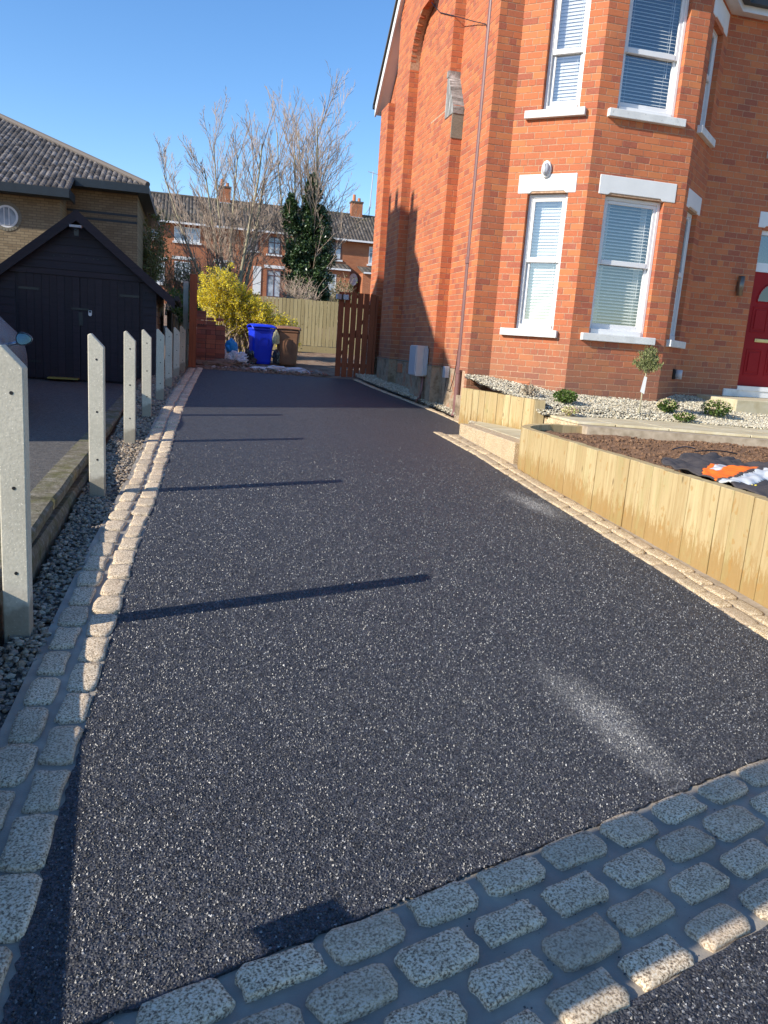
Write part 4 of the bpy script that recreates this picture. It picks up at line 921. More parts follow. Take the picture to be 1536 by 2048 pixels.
# ---------------------------------------------------------------- small plants in the pale gravel
def tuft(name,x,y,r,h,n,m,label,cat,buds=0,grp='low shrubs planted in the pale gravel'):
    z=float(GZ(x,y)); t=thing(name,(x,y,z-.02),label,cat,grp)
    b=MB()
    for i in range(14):
        a=random.random()*6.28; e=(x+math.cos(a)*r*.7*random.random(),y+math.sin(a)*r*.7*random.random(),z+h*random.uniform(.5,.95)); b.tube([(x,y,z-.02),((x+e[0])/2+random.uniform(-.02,.02),(y+e[1])/2,z+h*.4),e],[.006,.004,.002],4)
    b.build('stem','twig',t)
    d=RS.randn(n,3); d/=np.linalg.norm(d,axis=1)[:,None]; rr=(.45+.55*RS.rand(n))[:,None]; P=np.array([x,y,z+h*.5])+d*rr*np.array([r,r,h*.5])
    leaves('foliage',P,.012+.012*RS.rand(n),m,t,d*.8)
    if buds:
        buds=buds
        d=RS.randn(buds,3); d[:,2]=np.abs(d[:,2]); d/=np.linalg.norm(d,axis=1)[:,None]; P=np.array([x,y,z+h*.5])+d*np.array([r*1.02,r*1.02,h*.52]); pebbles('flower_bud',P,.008+.007*RS.rand(buds),'pinkbud',t,'oct',1.)['kind']='stuff'
    return t
tuft('shrub',4.62,10.35,.13,.16,260,'budtwig','dry brownish dwarf shrub in gravel beside the slotted air brick','shrub')
tuft('shrub',5.02,10.05,.17,.19,800,'bush','dark green low shrub at the foot of the bay corner','shrub')
tuft('shrub',4.86,9.55,.11,.11,160,'pinkbud','tiny pale pink-budded plant in front of the dark green shrub','shrub',120)
tuft('shrub',6.62,10.05,.15,.19,620,'bush','rounded shrub with pale buds just right of the little standard tree','shrub',150)
tuft('shrub',6.55,9.52,.15,.12,520,'bush','flat spreading shrub at the edge of the path','shrub',60)
tuft('shrub',7.42,10.05,.21,.24,900,'bush','largest budding shrub, left of the sandstone doorstep','shrub',190)
tuft('shrub',9.05,10.25,.16,.22,600,'bush','shrub with yellow-green tips in front of the doorstep, at the photo edge','shrub',90)
tx,ty=6.02,9.80; tz=float(GZ(tx,ty))
tr=thing('standard_tree',(tx,ty,tz-.05),'little lollipop tree with thin bare stem and white tag in front of the bay','tree')
b=MB(); b.tube([(tx,ty,tz-.05),(tx+.012,ty,tz+.2),(tx+.006,ty,tz+.38),(tx+.03,ty,tz+.52),(tx+.035,ty,tz+.62)],[.013,.011,.010,.010,.008],7)
b.build('trunk','bark',tr,True)
b=MB(); tips=[]
for i in range(70):
    a=random.random()*6.28; el=random.uniform(.25,1.5); L=random.uniform(.16,.33); s=Vector((tx+.035,ty,tz+.56)); e=s+Vector((math.cos(a)*math.cos(el)*.75,math.sin(a)*math.cos(el)*.75,math.sin(el)))*L; m_=(s+e)/2+Vector((random.uniform(-.02,.02),random.uniform(-.02,.02),-.012)); b.tube([s,m_,e],[.0045,.003,.0015],4); tips+=[tuple(s.lerp(e,t)) for t in (.45,.6,.7,.8,.9,1.)]
b.build('branch','twig',tr)
T_=np.repeat(np.array(tips),7,0); T_=T_+RS.randn(len(T_),3)*.02; leaves('crown',T_,.012+.014*RS.rand(len(T_)),'olive',tr,np.tile([0,0,.9],(len(T_),1)),.38)
b=MB(); b.add([(tx-.035,ty-.02,tz+.30),(tx+.025,ty-.03,tz+.27),(tx+.042,ty-.02,tz+.50),(tx-.0,ty-.015,tz+.51)],[(0,1,2,3)]); o=b.build('plant_tag','white',tr,fix=False); o.modifiers.new('t','SOLIDIFY').thickness=.001
# ---------------------------------------------------------------- work jacket thrown on the soil
def jacket():
    K=1.068
    sc=lambda l:[(x*K+.02,y*K) for x,y in l]
    dark=sc([(3.42,5.20),(3.62,5.48),(3.81,5.61),(4.05,5.80),(4.27,5.9),(4.43,5.85),(4.46,5.60),(4.65,5.53),(4.81,5.13),(4.70,4.7),(4.2,4.3),(3.44,3.62),(3.37,3.95),(3.35,4.18),(3.29,4.3),(3.32,4.47),(3.32,4.59),(3.40,4.9)])
    orange=sc([(3.68,5.10),(4.03,5.38),(4.30,5.36),(4.25,5.10),(3.86,4.84),(3.48,4.62),(3.50,4.80)]); s1=sc([(3.60,4.93),(4.04,5.37),(4.17,5.38),(3.63,4.83)]); s2=sc([(3.46,4.58),(3.85,4.81),(4.32,5.08),(4.70,5.20),(4.40,4.95),(4.01,4.73),(3.54,4.47),(3.42,4.47)])
    st=.013; xs=np.arange(3.72,5.3,st); ys=np.arange(3.8,6.4,st); X,Y=np.meshgrid(xs,ys)
    Z=np.empty_like(X)
    for j in range(X.shape[0]):
        for i in range(X.shape[1]):
            x,y=X[j,i],Y[j,i]; r=(x*.75-y*.66); w=MN.noise((x*1.5,y*1.5,2))
            Z[j,i]=.88+.065*MN.noise((x*2.2,y*2.2,4))+.075*abs(MN.noise((r*6+w*3,(x+y)*1.6,1)))-.03*abs(MN.noise((x*5,y*5,3)))+.016*MN.noise((x*12,y*12,7))
    xc=(X[:-1,:-1]+st/2).ravel(); yc=(Y[:-1,:-1]+st/2).ravel(); f=lambda p:inpoly(xc,yc,p)
    D=f(dark)&(xc>3.73); O=f(orange)&D; S=(f(s1)&O)|(f(s2)&D); O=O&~S; w=X.shape[1]; V=np.stack([X,Y,Z],2).reshape(-1,3)
    Dm=D&~O&~S; ids=np.array([j*w+i for j in range(X.shape[0]-1) for i in range(w-1)])
    root=None
    for nm,msk,m in (('work_jacket',Dm,'cloth_d'),('orange_panel',O,'cloth_o'),('reflective_stripe',S,'cloth_s')):
        a=ids[msk]; F=np.stack([a,a+1,a+w+1,a+w],1); used,inv=np.unique(F,return_inverse=True); o=npmesh(nm,V[used],inv.reshape(F.shape),m,root,True)
        md=o.modifiers.new('t','SOLIDIFY'); md.thickness=.012; md.offset=1
        if root is None: root=tag(o,'crumpled dark work jacket with orange panel and silver stripes lying on the soil','jacket')
    g=MB(); 
    def zz(x,y): return float(Z[int((y-3.8)/st),int((x-3.72)/st)])+.016
    lx,ly=3.99,4.84; dx,dy=.72,.62; ux,uy=.72,-.55
    # small stitched yellow emblem: a looping squiggle
    pts=[]
    for t in np.linspace(0,1,40):
        a=(t-.5)*.10; bb=.012*math.sin(t*22)+.006*math.cos(t*9); x=lx+dx*a-.6*bb; y=ly+dy*a+.75*bb; pts.append((x,y,.955))
    g.tube([(p[0],p[1],zz(p[0],p[1])) for p in pts],.0028,4); g.build('emblem','yellow',root)
    c=MB()
    for (a,b_) in (((4.18,6.18),(4.5,6.32)),((4.35,6.1),(4.75,6.05))):
        c.tube([(a[0]+(b_[0]-a[0])*t,a[1]+(b_[1]-a[1])*t,.955+.02*math.sin(t*3.1)) for t in np.linspace(0,1,9)],.006,5)
    c.build('drawcord','black',root)
jacket()
# ---------------------------------------------------------------- right-hand gate, closed, and the open leaf seen edge-on
gt=thing('timber_gate',(3.7,17.95,.9),'red-brown stained slatted gate closed against the house wall','gate')
gx0,gx1,gz0,gz1=3.205,4.05,.88,2.745; nb=6; pw=(gx1-gx0+.022)/nb
for i in range(nb):
    b=MB(); x=gx0+i*pw; b.box(x,x+pw-.024,17.93,17.955,gz0+random.uniform(-.01,.01),gz1); o=b.build('slat','gate',gt,loc=(x,17.93,gz0),fix=False); bevel(o,.004,1)
for z in (1.10,1.76,2.42): boxo('rail','gate',gt,gx0+.01,gx1-.01,17.957,18.0,z,z+.095)
b=MB(); b.obox((gx0+.03,17.957,1.2),(gx1-gx0-.1,0,1.2),(0,.035,0),(0,0,.09)); b.build('brace','gate',gt)
gp=MB(); gp.box(4.052,4.10,17.9,18.1,.8,2.72); gp.build('gate_post','gate',gt)
fl=thing('floodlight',(3.2,17.9,2.62),'twin-headed security floodlight on the top corner of the slatted gate','light')
for dx,a in ((-.035,.5),(.135,-.35)):
    b=MB(); c=Vector((3.22+dx,17.86,2.63)); u=Vector((math.cos(a),math.sin(a),0)); v=Vector((-math.sin(a),math.cos(a),0)); b.obox(c-u*.06-v*.03-Vector((0,0,.055)),u*.12,v*.06,Vector((0,0,.11))); bevel(b.build('lamp_head','grey',fl),.006,1)
boxo('bracket','black',fl,3.235,3.30,17.86,17.928,2.575,2.68)
gl_=thing('timber_gate',(.06,17.9,.9),'red-brown stained gate leaf standing open, seen edge-on as a post beside the concrete posts','gate')
b=MB(); b.box(-.02,.135,17.75,17.85,.90,2.83); bevel(b.build('gate_post','gate',gl_,loc=(-.02,17.75,.9),fix=False),.005,1)
for i in range(6):
    b=MB(); yy=17.88+i*.155; b.box(.02,.045,yy,yy+.13,.95,2.72); b.build('slat','gate',gl_,loc=(.02,yy,.95),fix=False)
for z in (1.15,1.75,2.4): boxo('rail','gate',gl_,.047,.09,17.87,18.8,z,z+.09)
# ---------------------------------------------------------------- stack of bricks, bins, bags, rubble behind the gate
bs=thing('brick_stack',(.5,19.7,.95),'stack of old red bricks piled behind the open gate leaf','bricks')
def loosebrick(x,y,z,L=.215,D=.103,H=.065,rz=0,holes=False,par=None):
    b=MB(); b.box(0,L,0,D,0,H); o=b.build('brick','stock',None,fix=False); o.parent=par; o.location=Vector((x,y,z))-par.location; o.rotation_euler=(0,0,rz); return o
z=.86
for r in range(10):
    h=.098
    for c in range(3):
        top=(r>=10 and c>0)
        if r==9 and c==2: continue
        for dpt in range(2):
            if r%3==1: 
                for q in range(2): loosebrick(.15+c*.224+q*.108+random.uniform(-.004,.004),19.5+dpt*.108+random.uniform(-.012,.012),z,.103,.103,h,0,par=bs)
            elif r%3==2:
                for q in range(1): 
                    loosebrick(.15+c*.224+random.uniform(-.006,.006),19.5+dpt*.108+random.uniform(-.015,.015),z,.215,.103,.05,0,par=bs); loosebrick(.15+c*.224+random.uniform(-.006,.006),19.5+dpt*.108,z+.052,.215,.103,.05,0,par=bs)
            else: loosebrick(.15+c*.224+random.uniform(-.006,.006),19.5+dpt*.108+random.uniform(-.012,.012),z,.215,.103,h,0,par=bs)
    z+=h+.009
zt=z
for k in range(3):
    loosebrick(.15+.0,19.5+random.uniform(-.01,.01),zt,.215,.103,.065,0,par=bs)
    if k==0: loosebrick(.372,19.5,zt,.17,.103,.065,0,par=bs); loosebrick(.60,19.52,zt,.17,.103,.065,.05,par=bs)
    zt+=.068
boxo('dark_core','black',bs,.162,.80,19.53,19.70,.86,1.84)  # added black core standing in for shade in the gaps between bricks
# three bricks with frog holes turned to the camera
hb=MB()
for i in range(3): hb.tube([(.20+i*.055,19.478,1.82),(.20+i*.055,19.495,1.82)],.016,8)
hb.build('perforation','black',bs)
def wheelie(x,y,z,m,label,rz=0,tuck=0):
    t=thing('wheelie_bin',(x,y,z),label,'bin','wheelie bins behind the end of the drive')
    b=MB(); s=[]; H=.90
    for zz,hw,d0,d1 in ((.06,.225,-.20,.22),(.12,.235,-.22,.24),(.50,.26,-.27,.28),(.88,.282,-.30,.32),(.90,.295,-.32,.34),(.95,.295,-.32,.34)):
        c=.05; s.append([(-hw+c,d0,zz),(hw-c,d0,zz),(hw,d0+c,zz),(hw,d1-c,zz),(hw-c,d1,zz),(-hw+c,d1,zz),(-hw,d1-c,zz),(-hw,d0+c,zz)])
    vs=[p for r in s for p in r]; fs=[tuple(range(8))[::-1]]
    for i in range(len(s)-1):
        for j in range(8): k=(j+1)%8; fs.append((i*8+j,i*8+k,(i+1)*8+k,(i+1)*8+j))
    fs.append(tuple((len(s)-1)*8+j for j in range(8))); b.add(vs,fs); o=b.build('body',m,None); o.parent=t; bevel(o,.01,2)
    l=MB(); vs=[];
    prof=[(-.345,.955),(-.35,.985),(-.20,1.03),(0,1.045),(.22,1.03),(.35,.99),(.37,.96)]
    for yy,zz in prof: 
        for xx,dz in ((-.31,-.012),(-.27,0),(-.1,.008),(.1,.008),(.27,0),(.31,-.012)): vs.append((xx,yy,zz+dz))
    fs=[(i*6+j,i*6+j+1,(i+1)*6+j+1,(i+1)*6+j) for i in range(len(prof)-1) for j in range(5)]; l.add(vs,fs); o2=l.build('lid',m,None,True); o2.parent=t; md=o2.modifiers.new('s','SOLIDIFY'); md.thickness=.022
    h=MB(); h.tube([(-.20,.40,.93),(-.20,.43,.96),(.20,.43,.96),(.20,.40,.93)],.016,6); o3=h.build('handle',m,None,True); o3.parent=t
    for sx in (-1,1):
        wl=MB(); wl.tube([(sx*.21,.27,.10),(sx*.26,.27,.10)],.10,16); o4=wl.build('wheel','tyre',None); o4.parent=t
    pn=MB(); pn.box(-.10,.10,-.262,-.25,.45,.70) if False else pn.tube([(-.09,-.272,.40),(-.11,-.285,.62),(-.08,-.297,.72),(.08,-.297,.72),(.11,-.285,.62),(.09,-.272,.40)],.005,4); o5=pn.build('rib',m,None); o5.parent=t
    t.rotation_euler=(0,0,rz); return t
wheelie(1.76,20.75,.90,'bin_blue','bright blue wheelie bin beside the heap of bags',.12)
wheelie(2.45,20.85,.90,'bin_brown','brown wheelie bin in front of the pale board fence',-.06)
def blob(name,c,r,m,label,cat,seed=0,sc=(1,1,1),parent=None,amp=.28,grp=None):
    import bmesh
    bm=bmesh.new(); bmesh.ops.create_icosphere(bm,subdivisions=4,radius=1)
    for v in bm.verts:
        p=v.co; d=1+amp*MN.noise((p.x*1.7+seed,p.y*1.7,p.z*1.7))+amp*.7*abs(MN.noise((p.x*4+seed,p.y*4,p.z*4)))-.10*abs(MN.noise((p.x*9,p.y*9+seed,p.z*9)))
        v.co=Vector((p.x*r*sc[0]*d,p.y*r*sc[1]*d,max(-.55*r*sc[2],p.z*r*sc[2]*d)))
    me=bpy.data.meshes.new(name); bm.to_mesh(me); bm.free(); me.materials.append(MAT[m]); o=link(name,me,None,c)
    return tag(o,label,cat,grp)
blob('rubbish_bag',(1.0,20.3,1.33),.16,'bagblue','bright blue knotted plastic bag on the rubble','bag',1,(.95,.8,1.2))
blob('rubbish_bag',(1.17,20.0,1.08),.19,'bagwhite','crumpled white plastic sack in front of the blue bag','bag',5,(1.25,.7,.75),amp=.6)
blob('rubbish_bag',(.80,19.95,1.06),.14,'bagwhite','torn white plastic sheet flopped over bricks left of the blue bag','bag',8,(.9,.6,1.2),amp=.8)
blob('rubbish_bag',(1.42,20.05,1.05),.20,'bagblack','shiny black bin bag leaning on the blue bin','bag',12,(.8,.7,1.0),amp=.6)
blob('rubbish_bag',(2.10,20.4,1.60),.13,'bagcream','cream cloth bag hanging between the two bins','bag',15,(.65,.6,1.6))
blob('rubbish_bag',(2.12,20.35,1.12),.14,'bagblack','dark bag squeezed between the feet of the two bins','bag',17,(.65,.7,1.7))
rub=MB()
P=scatter_poly([(.2,18.6),(3.1,18.2),(3.1,20.2),(1.2,20.3),(.2,20.6)],95); n=len(P); hz=.88+.16*np.exp(-((P[:,0]-.9)/.5)**2)*np.exp(-((P[:,1]-19.9)/.5)**2)
o=pebbles('rubble',np.column_stack([P,hz+.03*RS.rand(n)]),(.025+.05*RS.rand(n)**2),'rubmix',None,'ico',.6,.35); struct(o,'stuff')
P=scatter_poly([(.2,18.0),(3.15,17.9),(3.1,19.2),(.2,19.2)],200); n=len(P); o=pebbles('rubble',np.column_stack([P,np.full(n,.875)]),.015+.04*RS.rand(n)**2,'earth',None,'ico',.6,.35); struct(o,'stuff')
blob('dust_sheet',(2.05,18.75,.905),.33,'bagwhite','dirty white dustsheet crumpled along the end of the tarmac','sheet',21,(1.5,.6,.22),amp=.9)
blob('soil_heap',(.7,19.2,.90),.34,'earth','low heap of brown earth and rubble at the foot of the brick stack','soil heap',31,(1.6,.8,.40),amp=.5)
yd=MB(); xs=[-.1+i*.25 for i in range(34)]; ys=[18.0+i*.3 for i in range(30)]
yd.add([(x,y,float(lerp(y,[18,27],[.845,1.2]))+.06*MN.noise((x*1.3,y*1.3,0))+.03*MN.noise((x*4,y*4,2))) for y in ys for x in xs],[(j*34+i,j*34+i+1,(j+1)*34+i+1,(j+1)*34+i) for j in range(29) for i in range(33)])
struct(yd.build('yard','earth',None,True,fix=False))
# ---------------------------------------------------------------- fences
def fence(name,x0,x1,y0,y1,zg,zt,bw,m,label,posts=True,along_y=False,gb=True):
    t=thing(name,((x0+x1)/2,(y0+y1)/2,zg),label,'fence'); L=math.dist((x0,y0),(x1,y1)); ux,uy=(x1-x0)/L,(y1-y0)/L; n=int(L/bw)
    me=bpy.data.meshes.new('board'); b=MB(); b.box(0,bw-.014,0,.02,0,zt-zg-(.16 if gb else 0)); me.from_pydata(b.v,[],b.f); me.materials.append(MAT[m])
    for i in range(n):
        o=link('board',me,t,(x0+ux*i*bw,y0+uy*i*bw,zg+(.16 if gb else 0)+random.uniform(-.008,.008))); o.rotation_euler=(0,0,math.atan2(uy,ux)+random.uniform(-.02,.02))
    a=MB()
    for z in ((zg+zt)/2-.5,(zg+zt)/2+.45): a.obox((x0-uy*.03,y0+ux*.03,z),(ux*L,uy*L,0),(-uy*.04,ux*.04,0),(0,0,.08))
    a.build('rail',m,t)
    if gb: g=MB(); g.obox((x0,y0,zg-.05),(ux*L,uy*L,0),(-uy*.03,ux*.03,0),(0,0,.20)); g.build('gravel_board',m,t)
    if posts:
        k=int(L/2.4)+1
        for i in range(k+1):
            p=MB(); s=min(L,i*2.4); p.obox((x0+ux*s-uy*.03-.05,y0+uy*s+ux*.03,zg-.1),(.1,0,0),(0,.1,0),(0,0,zt-zg+.12)); p.build('fence_post',m,t)
    return t
fence('board_fence',1.2,7.2,27.0,27.0,1.27,2.92,.125,'fence','pale timber close-boarded fence across the end of the yard')
fence('board_fence',-.42,-.42,18.6,27.0,.95,2.05,.14,'darkfence','dark shaded fence running back between garage and yard',gb=False)
fence('board_fence',4.6,8.0,39,39,2.6,3.72,.13,'fence','far board fence above the slatted gate, in a back garden')
o=MB(); o.box(-.155,-.045,18.3,18.4,.7,2.70); o=bevel(o.build('concrete_post','post',None,loc=(-.1,18.35,.7),fix=False),.006,1); tag(o,'tall thin concrete fence post behind the row, left of the open gate leaf','post')
o=MB(); o.box(-.02,.3,18.6,18.7,1.70,1.86) if False else o.box(-.04,.0,18.45,19.8,1.70,1.84); tag(o.build('timber_rail','white',None,loc=(0,18.5,1.7),fix=False),'short pale rail between the tall concrete post and the gate leaf','rail')
# ---------------------------------------------------------------- neighbour's black boarded garage
ga=thing('garage',(-2.,16.,.62),'black timber garage with a gable front and double doors','garage')
gxl,gxr,gy,gyb=-3.39,-.625,16.,20.6; ez_=2.45; az=3.62; gm=(gxl+gxr)/2; zb=.60
boxo('wall','black_wood',ga,gxl,gxr,gy,gy+.05,zb,2.45); 
w=MB(); w.prism([(gxl,2.45),(gxr,2.45),(gm,az-.12)],1,gy,gy+.05); w.build('gable_wall','black_wood',ga)
def plank(x0,x1,z0,z1,m='black_wood',par=ga):
    b=MB(); b.add([(x0,gy-.022,z0),(x1,gy-.022,z0),(x1,gy-.006,z1),(x0,gy-.006,z1),(x0,gy+.0,z0),(x1,gy,z0),(x1,gy,z1),(x0,gy,z1)],[(0,1,2,3),(4,7,6,5),(0,4,5,1),(1,5,6,2),(2,6,7,3),(3,7,4,0)])
    return b.build('plank',m,par,loc=(x0,gy,z0),fix=False)
dx0,dx1,dzt=-3.02,-.93,2.50
z=zb+.02
while z<2.40: plank(gxl,dx0-.06,z,z+.145); plank(dx1+.06,gxr,z,z+.145); z+=.142
z=2.60
while z<az-.2:
    def xr(zz): return (az-.16-zz)/(az-.16-2.45)*(gxr-gm)
    h=xr(z+.07); plank(gm-h,gm+h,z,z+.145); z+=.142
boxo('door_head','black_wood',ga,dx0-.14,dx1+.12,gy-.06,gy,2.49,2.585)
for i,(a,b_) in enumerate(((dx0,(dx0+dx1)/2-.004),((dx0+dx1)/2+.004,dx1))):
    d=boxo('door','black_wood',ga,a,b_,gy-.032,gy-.002,zb+.03,2.485)
    n=8; w=(b_-a)/n
    for k in range(n): boxo('plank','black_wood',d,a+k*w+.003,a+(k+1)*w-.003,gy-.042,gy-.033,zb+.03,2.48)
    for zz in (.9,2.2): boxo('hinge','black',d,(a if i==0 else b_-.35),(a+.35 if i==0 else b_),gy-.05,gy-.043,zz,zz+.04)
hp=boxo('hasp','black',ga,-2.13,-1.83,gy-.06,gy-.043,1.90,1.935)
b=MB(); b.tube([(-1.80,gy-.07,1.835),(-1.80,gy-.05,1.835)],.032,12); b.tube([(-1.825,gy-.06,1.85),(-1.825,gy-.06,1.90),(-1.775,gy-.06,1.90),(-1.775,gy-.06,1.85)],.007,5); b.build('padlock','white',ga)
boxo('lock_plate','black',ga,-2.0,-1.93,gy-.052,gy-.043,1.62,1.86)
# roof slopes with felt and heavy barge boards
for s in (-1,1):
    xe=gm+s*(gxr-gm+.34); ze=2.45-.34*(az-2.45)/(gxr-gm)+.04
    r=MB(); r.add([(gm,gy-.18,az),(gm,gyb,az),(xe,gyb,ze),(xe,gy-.18,ze),(gm,gy-.18,az-.05),(gm,gyb,az-.05),(xe,gyb,ze-.05),(xe,gy-.18,ze-.05)],[(0,1,2,3),(4,7,6,5),(0,3,7,4),(1,5,6,2),(3,2,6,7),(0,4,5,1)]); r.build('roof','felt',ga)
    q=MB(); q.add([(gm,gy-.21,az+.02),(xe,gy-.21,ze+.02),(xe,gy-.21,ze-.16),(gm,gy-.21,az-.17),(gm,gy-.182,az+.02),(xe,gy-.182,ze+.02),(xe,gy-.182,ze-.16),(gm,gy-.182,az-.17)],[(0,1,2,3),(4,7,6,5),(0,4,5,1),(1,5,6,2),(2,6,7,3),(3,7,4,0)]); q.build('barge_board','black_wood',ga)
gb=MB(); gb.tube([(gm+(gxr-gm)+.38,gy-.15,2.24),(gm+(gxr-gm)+.38,gyb,2.24)],.05,8); gb.build('gutter','felt',ga)
sw=boxo('side_wall','old_wood',ga,gxr-.05,gxr-.02,gy+.05,gyb,zb,2.42)
z=zb+.02
while z<2.40:
    b=MB(); b.add([(gxr,gy+.0,z),(gxr,gyb,z),(gxr-.014,gyb,z+.145),(gxr-.014,gy,z+.145),(gxr-.02,gy,z),(gxr-.02,gyb,z),(gxr-.02,gyb,z+.145),(gxr-.02,gy,z+.145)],[(0,1,2,3),(0,4,5,1),(2,6,7,3),(0,3,7,4),(1,5,6,2)]); b.build('plank','old_wood',sw,loc=(gxr,gy,z)); z+=.142
lw=MB(); lw.box(gxl,gxl+.05,gy+.05,gyb,zb,2.4); lw.box(gxl,gxr,gyb-.05,gyb,zb,2.4); lw.build('rear_wall','old_wood',ga)
hl=MB()
for x in (-2.42,-2.26,-2.12,-1.86,-1.74,-1.66): hl.tube([(x,gy-.026,2.83),(x,gy-.01,2.83)],.012,8)
hl.build('vent_hole','black',ga)
lt=MB(); lt.box(gm-.10,gm+.10,gy-.34,gy-.22,3.32,3.36); l_=lt.build('lamp_head','grey',ga); b=MB(); b.tube([(gm,gy-.22,3.28),(gm,gy-.30,3.30)],.03,8); b.box(gm-.03,gm+.05,gy-.28,gy-.21,3.18,3.29); b.build('sensor','black',l_)
o=boxo('plank','amber',None,-2.53,-2.0,15.72,15.98,.632,.655); tag(o,'yellowish board lying on the ground at the garage doors','board')
o=boxo('boundary_wall','nbrick',None,-3.95,-3.75,7.55,15.9,.2,2.16); tag(o,"brick side wall along the far side of the neighbour's drive",'wall')
# ---------------------------------------------------------------- silver car, mostly off the left edge
ca=thing('parked_car',(-3.1,10.6,.60),"silver car parked on the neighbour's drive, only its windscreen pillar and right door mirror showing",'car')
def car():
    # side profile (y along the car, nose at larger y), half widths vary: lofted shell
    st=[(8.55,.70,.42,.80,.80),(8.7,.80,.30,.85,.87),(9.1,.84,.22,.88,1.18),(9.6,.85,.20,.88,1.25),(10.3,.86,.20,.88,1.25),(10.9,.86,.20,.87,1.12),(11.5,.85,.20,.84,.90),(12.0,.80,.22,.76,.78),(12.4,.66,.28,.62,.64),(12.5,.50,.36,.5,.52)]
    b=MB(); rings=[]
    for y,hw,zb_,zs,zr in st:
        cab=max(0,zr-zs); ri=[]
        pf=[(-hw*.9,zb_),(-hw,zb_+.12),(-hw,zs-.18),(-hw*.95,zs),(-hw*.95+cab*.42,zs+cab*.75),(-hw*.95+cab*.62,zr),(0,zr+.02)]
        pf=pf+[(-x,z) for x,z in pf[:-1][::-1]]
        rings.append([(-2.98+x,y,.60+z) for x,z in pf])
    n=len(rings[0]); vs=[p for r in rings for p in r]; fs=[tuple(range(n))]+[tuple((len(rings)-1)*n+j for j in range(n))[::-1]]
    b.add(vs,fs); 
    for i in range(len(rings)-1):
        for j in range(n-1):
            b.k=1 if (3<=j<=4 or 7<=j<=8) and 2<=i<=3 else (1 if (j in(5,6) and i in(4,5,1)) else 0)
            b.f.append((i*n+j,(i+1)*n+j,(i+1)*n+j+1,i*n+j+1)); b.mi.append(b.k)
    o=b.build('body',['carpaint','cglass'],ca,True); bevel(o,.02,2)
    for y in (9.15,11.4):
        for x in (-3.68,-2.29):
            w=MB(); w.tube([(x-.09,y,.91),(x+.09,y,.91)],.31,20); tw=w.build('wheel','tyre',ca); r=MB(); r.tube([(x-.095,y,.91),(x+.095,y,.91)],.19,14); r.build('rim','grey',tw)
    # right door mirror on a short stalk
    c=Vector((-1.97,10.6,1.44)); m=MB(); vs=[];fs=[]; seg=20
    for d,s in ((.0,1.),(.03,1.04),(.09,.8),(.13,.4)):
        for j in range(seg): t=2*math.pi*j/seg; sx=.105 if math.cos(t)>0 else .085; vs.append(tuple(c+Vector((sx*s*math.cos(t),d,.078*s*math.sin(t)*(1-.25*math.cos(t))))))
    for i in range(3):
        for j in range(seg): k=(j+1)%seg; fs.append((i*seg+j,i*seg+k,(i+1)*seg+k,(i+1)*seg+j))
    fs.append(tuple(3*seg+j for j in range(seg))); m.add(vs,fs); m.tube([tuple(c+Vector((-.06,.05,-.05))),(-2.15,10.65,1.36)],.022,8); mo=m.build('door_mirror','carpaint',ca,True)
    g=MB(); g.add([(v[0]*.9+c.x*.1,c.y+.004,v[2]*.86+c.z*.14) for v in vs[:seg]],[tuple(range(seg))]); g.build('mirror_glass','mirror',mo,fix=False)
car()
# ---------------------------------------------------------------- neighbour's house (left of the frame; its shadow falls on the gable)
nh=thing('neighbour_house',(-10,11,.5),"neighbour's gabled brick house standing beyond the left edge of the photo",'house')
X0,X1=-15.,-8.0
w=MB(); w.box(X0,X1,9.25,16.2,.3,8.2); w.build('wall','nbrick',nh)
w=MB(); w.prism([(9.25,8.2),(16.2,8.2),(12.72,10.75)],0,X0+.2,X1-.02); w.build('gable','nbrick',nh)
w=MB(); w.prism([(8.8,8.0),(12.72,10.95),(16.65,8.0),(16.65,8.18),(12.72,11.13),(8.8,8.18)],0,X0,X1+.05); w.build('roof','tile',nh)
w=MB(); w.box(-8.7,-8.0,11.75,13.75,9.5,11.25); ch=w.build('chimney','nbrick',nh)
for y in (12.1,12.75,13.35):
    w=MB(); w.tube([(-8.35,y,11.25),(-8.35,y,11.75)],[.14,.11],10); w.build('chimney_pot','terracotta',ch)
for y in (10.6,13.6):
    for z in (1.6,5.2): boxo('window','upvc',nh,-8.02,-7.98,y,y+1.1,z,z+1.4)
# unseen brick pier, added and sized so its shadow runs along the sett band
spier=thing('shadow_pier',(-1.35,.98,.1),"tall square brick pier out of view, added to shade the sett band",'pier')
w=MB(); w.obox((-1.557,.673,.0),(.43,.14,0),(-.160,.487,0),(0,0,2.62)); w.build('pier','nbrick',spier)
w=MB(); w.obox((-1.585,.66,2.621),(.49,.16,0),(-.168,.51,0),(0,0,.10)); w.build('cap','conc',spier)
w=MB(); w.obox((-1.44,1.24,1.05),(.11,.035,0),(-.04,.10,0),(0,0,.09)); w.build('shadow_bump_box','black',spier)  # added box, there only to cast a small bump of shadow on the tarmac
# ---------------------------------------------------------------- yellow brick building behind the garage
yh=thing('yellow_brick_building',(-4.5,28,1.),'yellow brick building with a round window and grey tiled roof behind the garage','building')
YL,YR=26.,27.25
w=MB(); w.box(-12,-3.74,YL,36,.8,5.3); w.box(-3.74,-1.655,YR,36,.8,5.74); w.build('wall','ybrick',yh)
w=MB()
for z in (4.98,4.78): w.box(-3.73,-1.66,YR-.012,YR,z,z+.07)
w.build('brick_band','fascia_dk',yh)
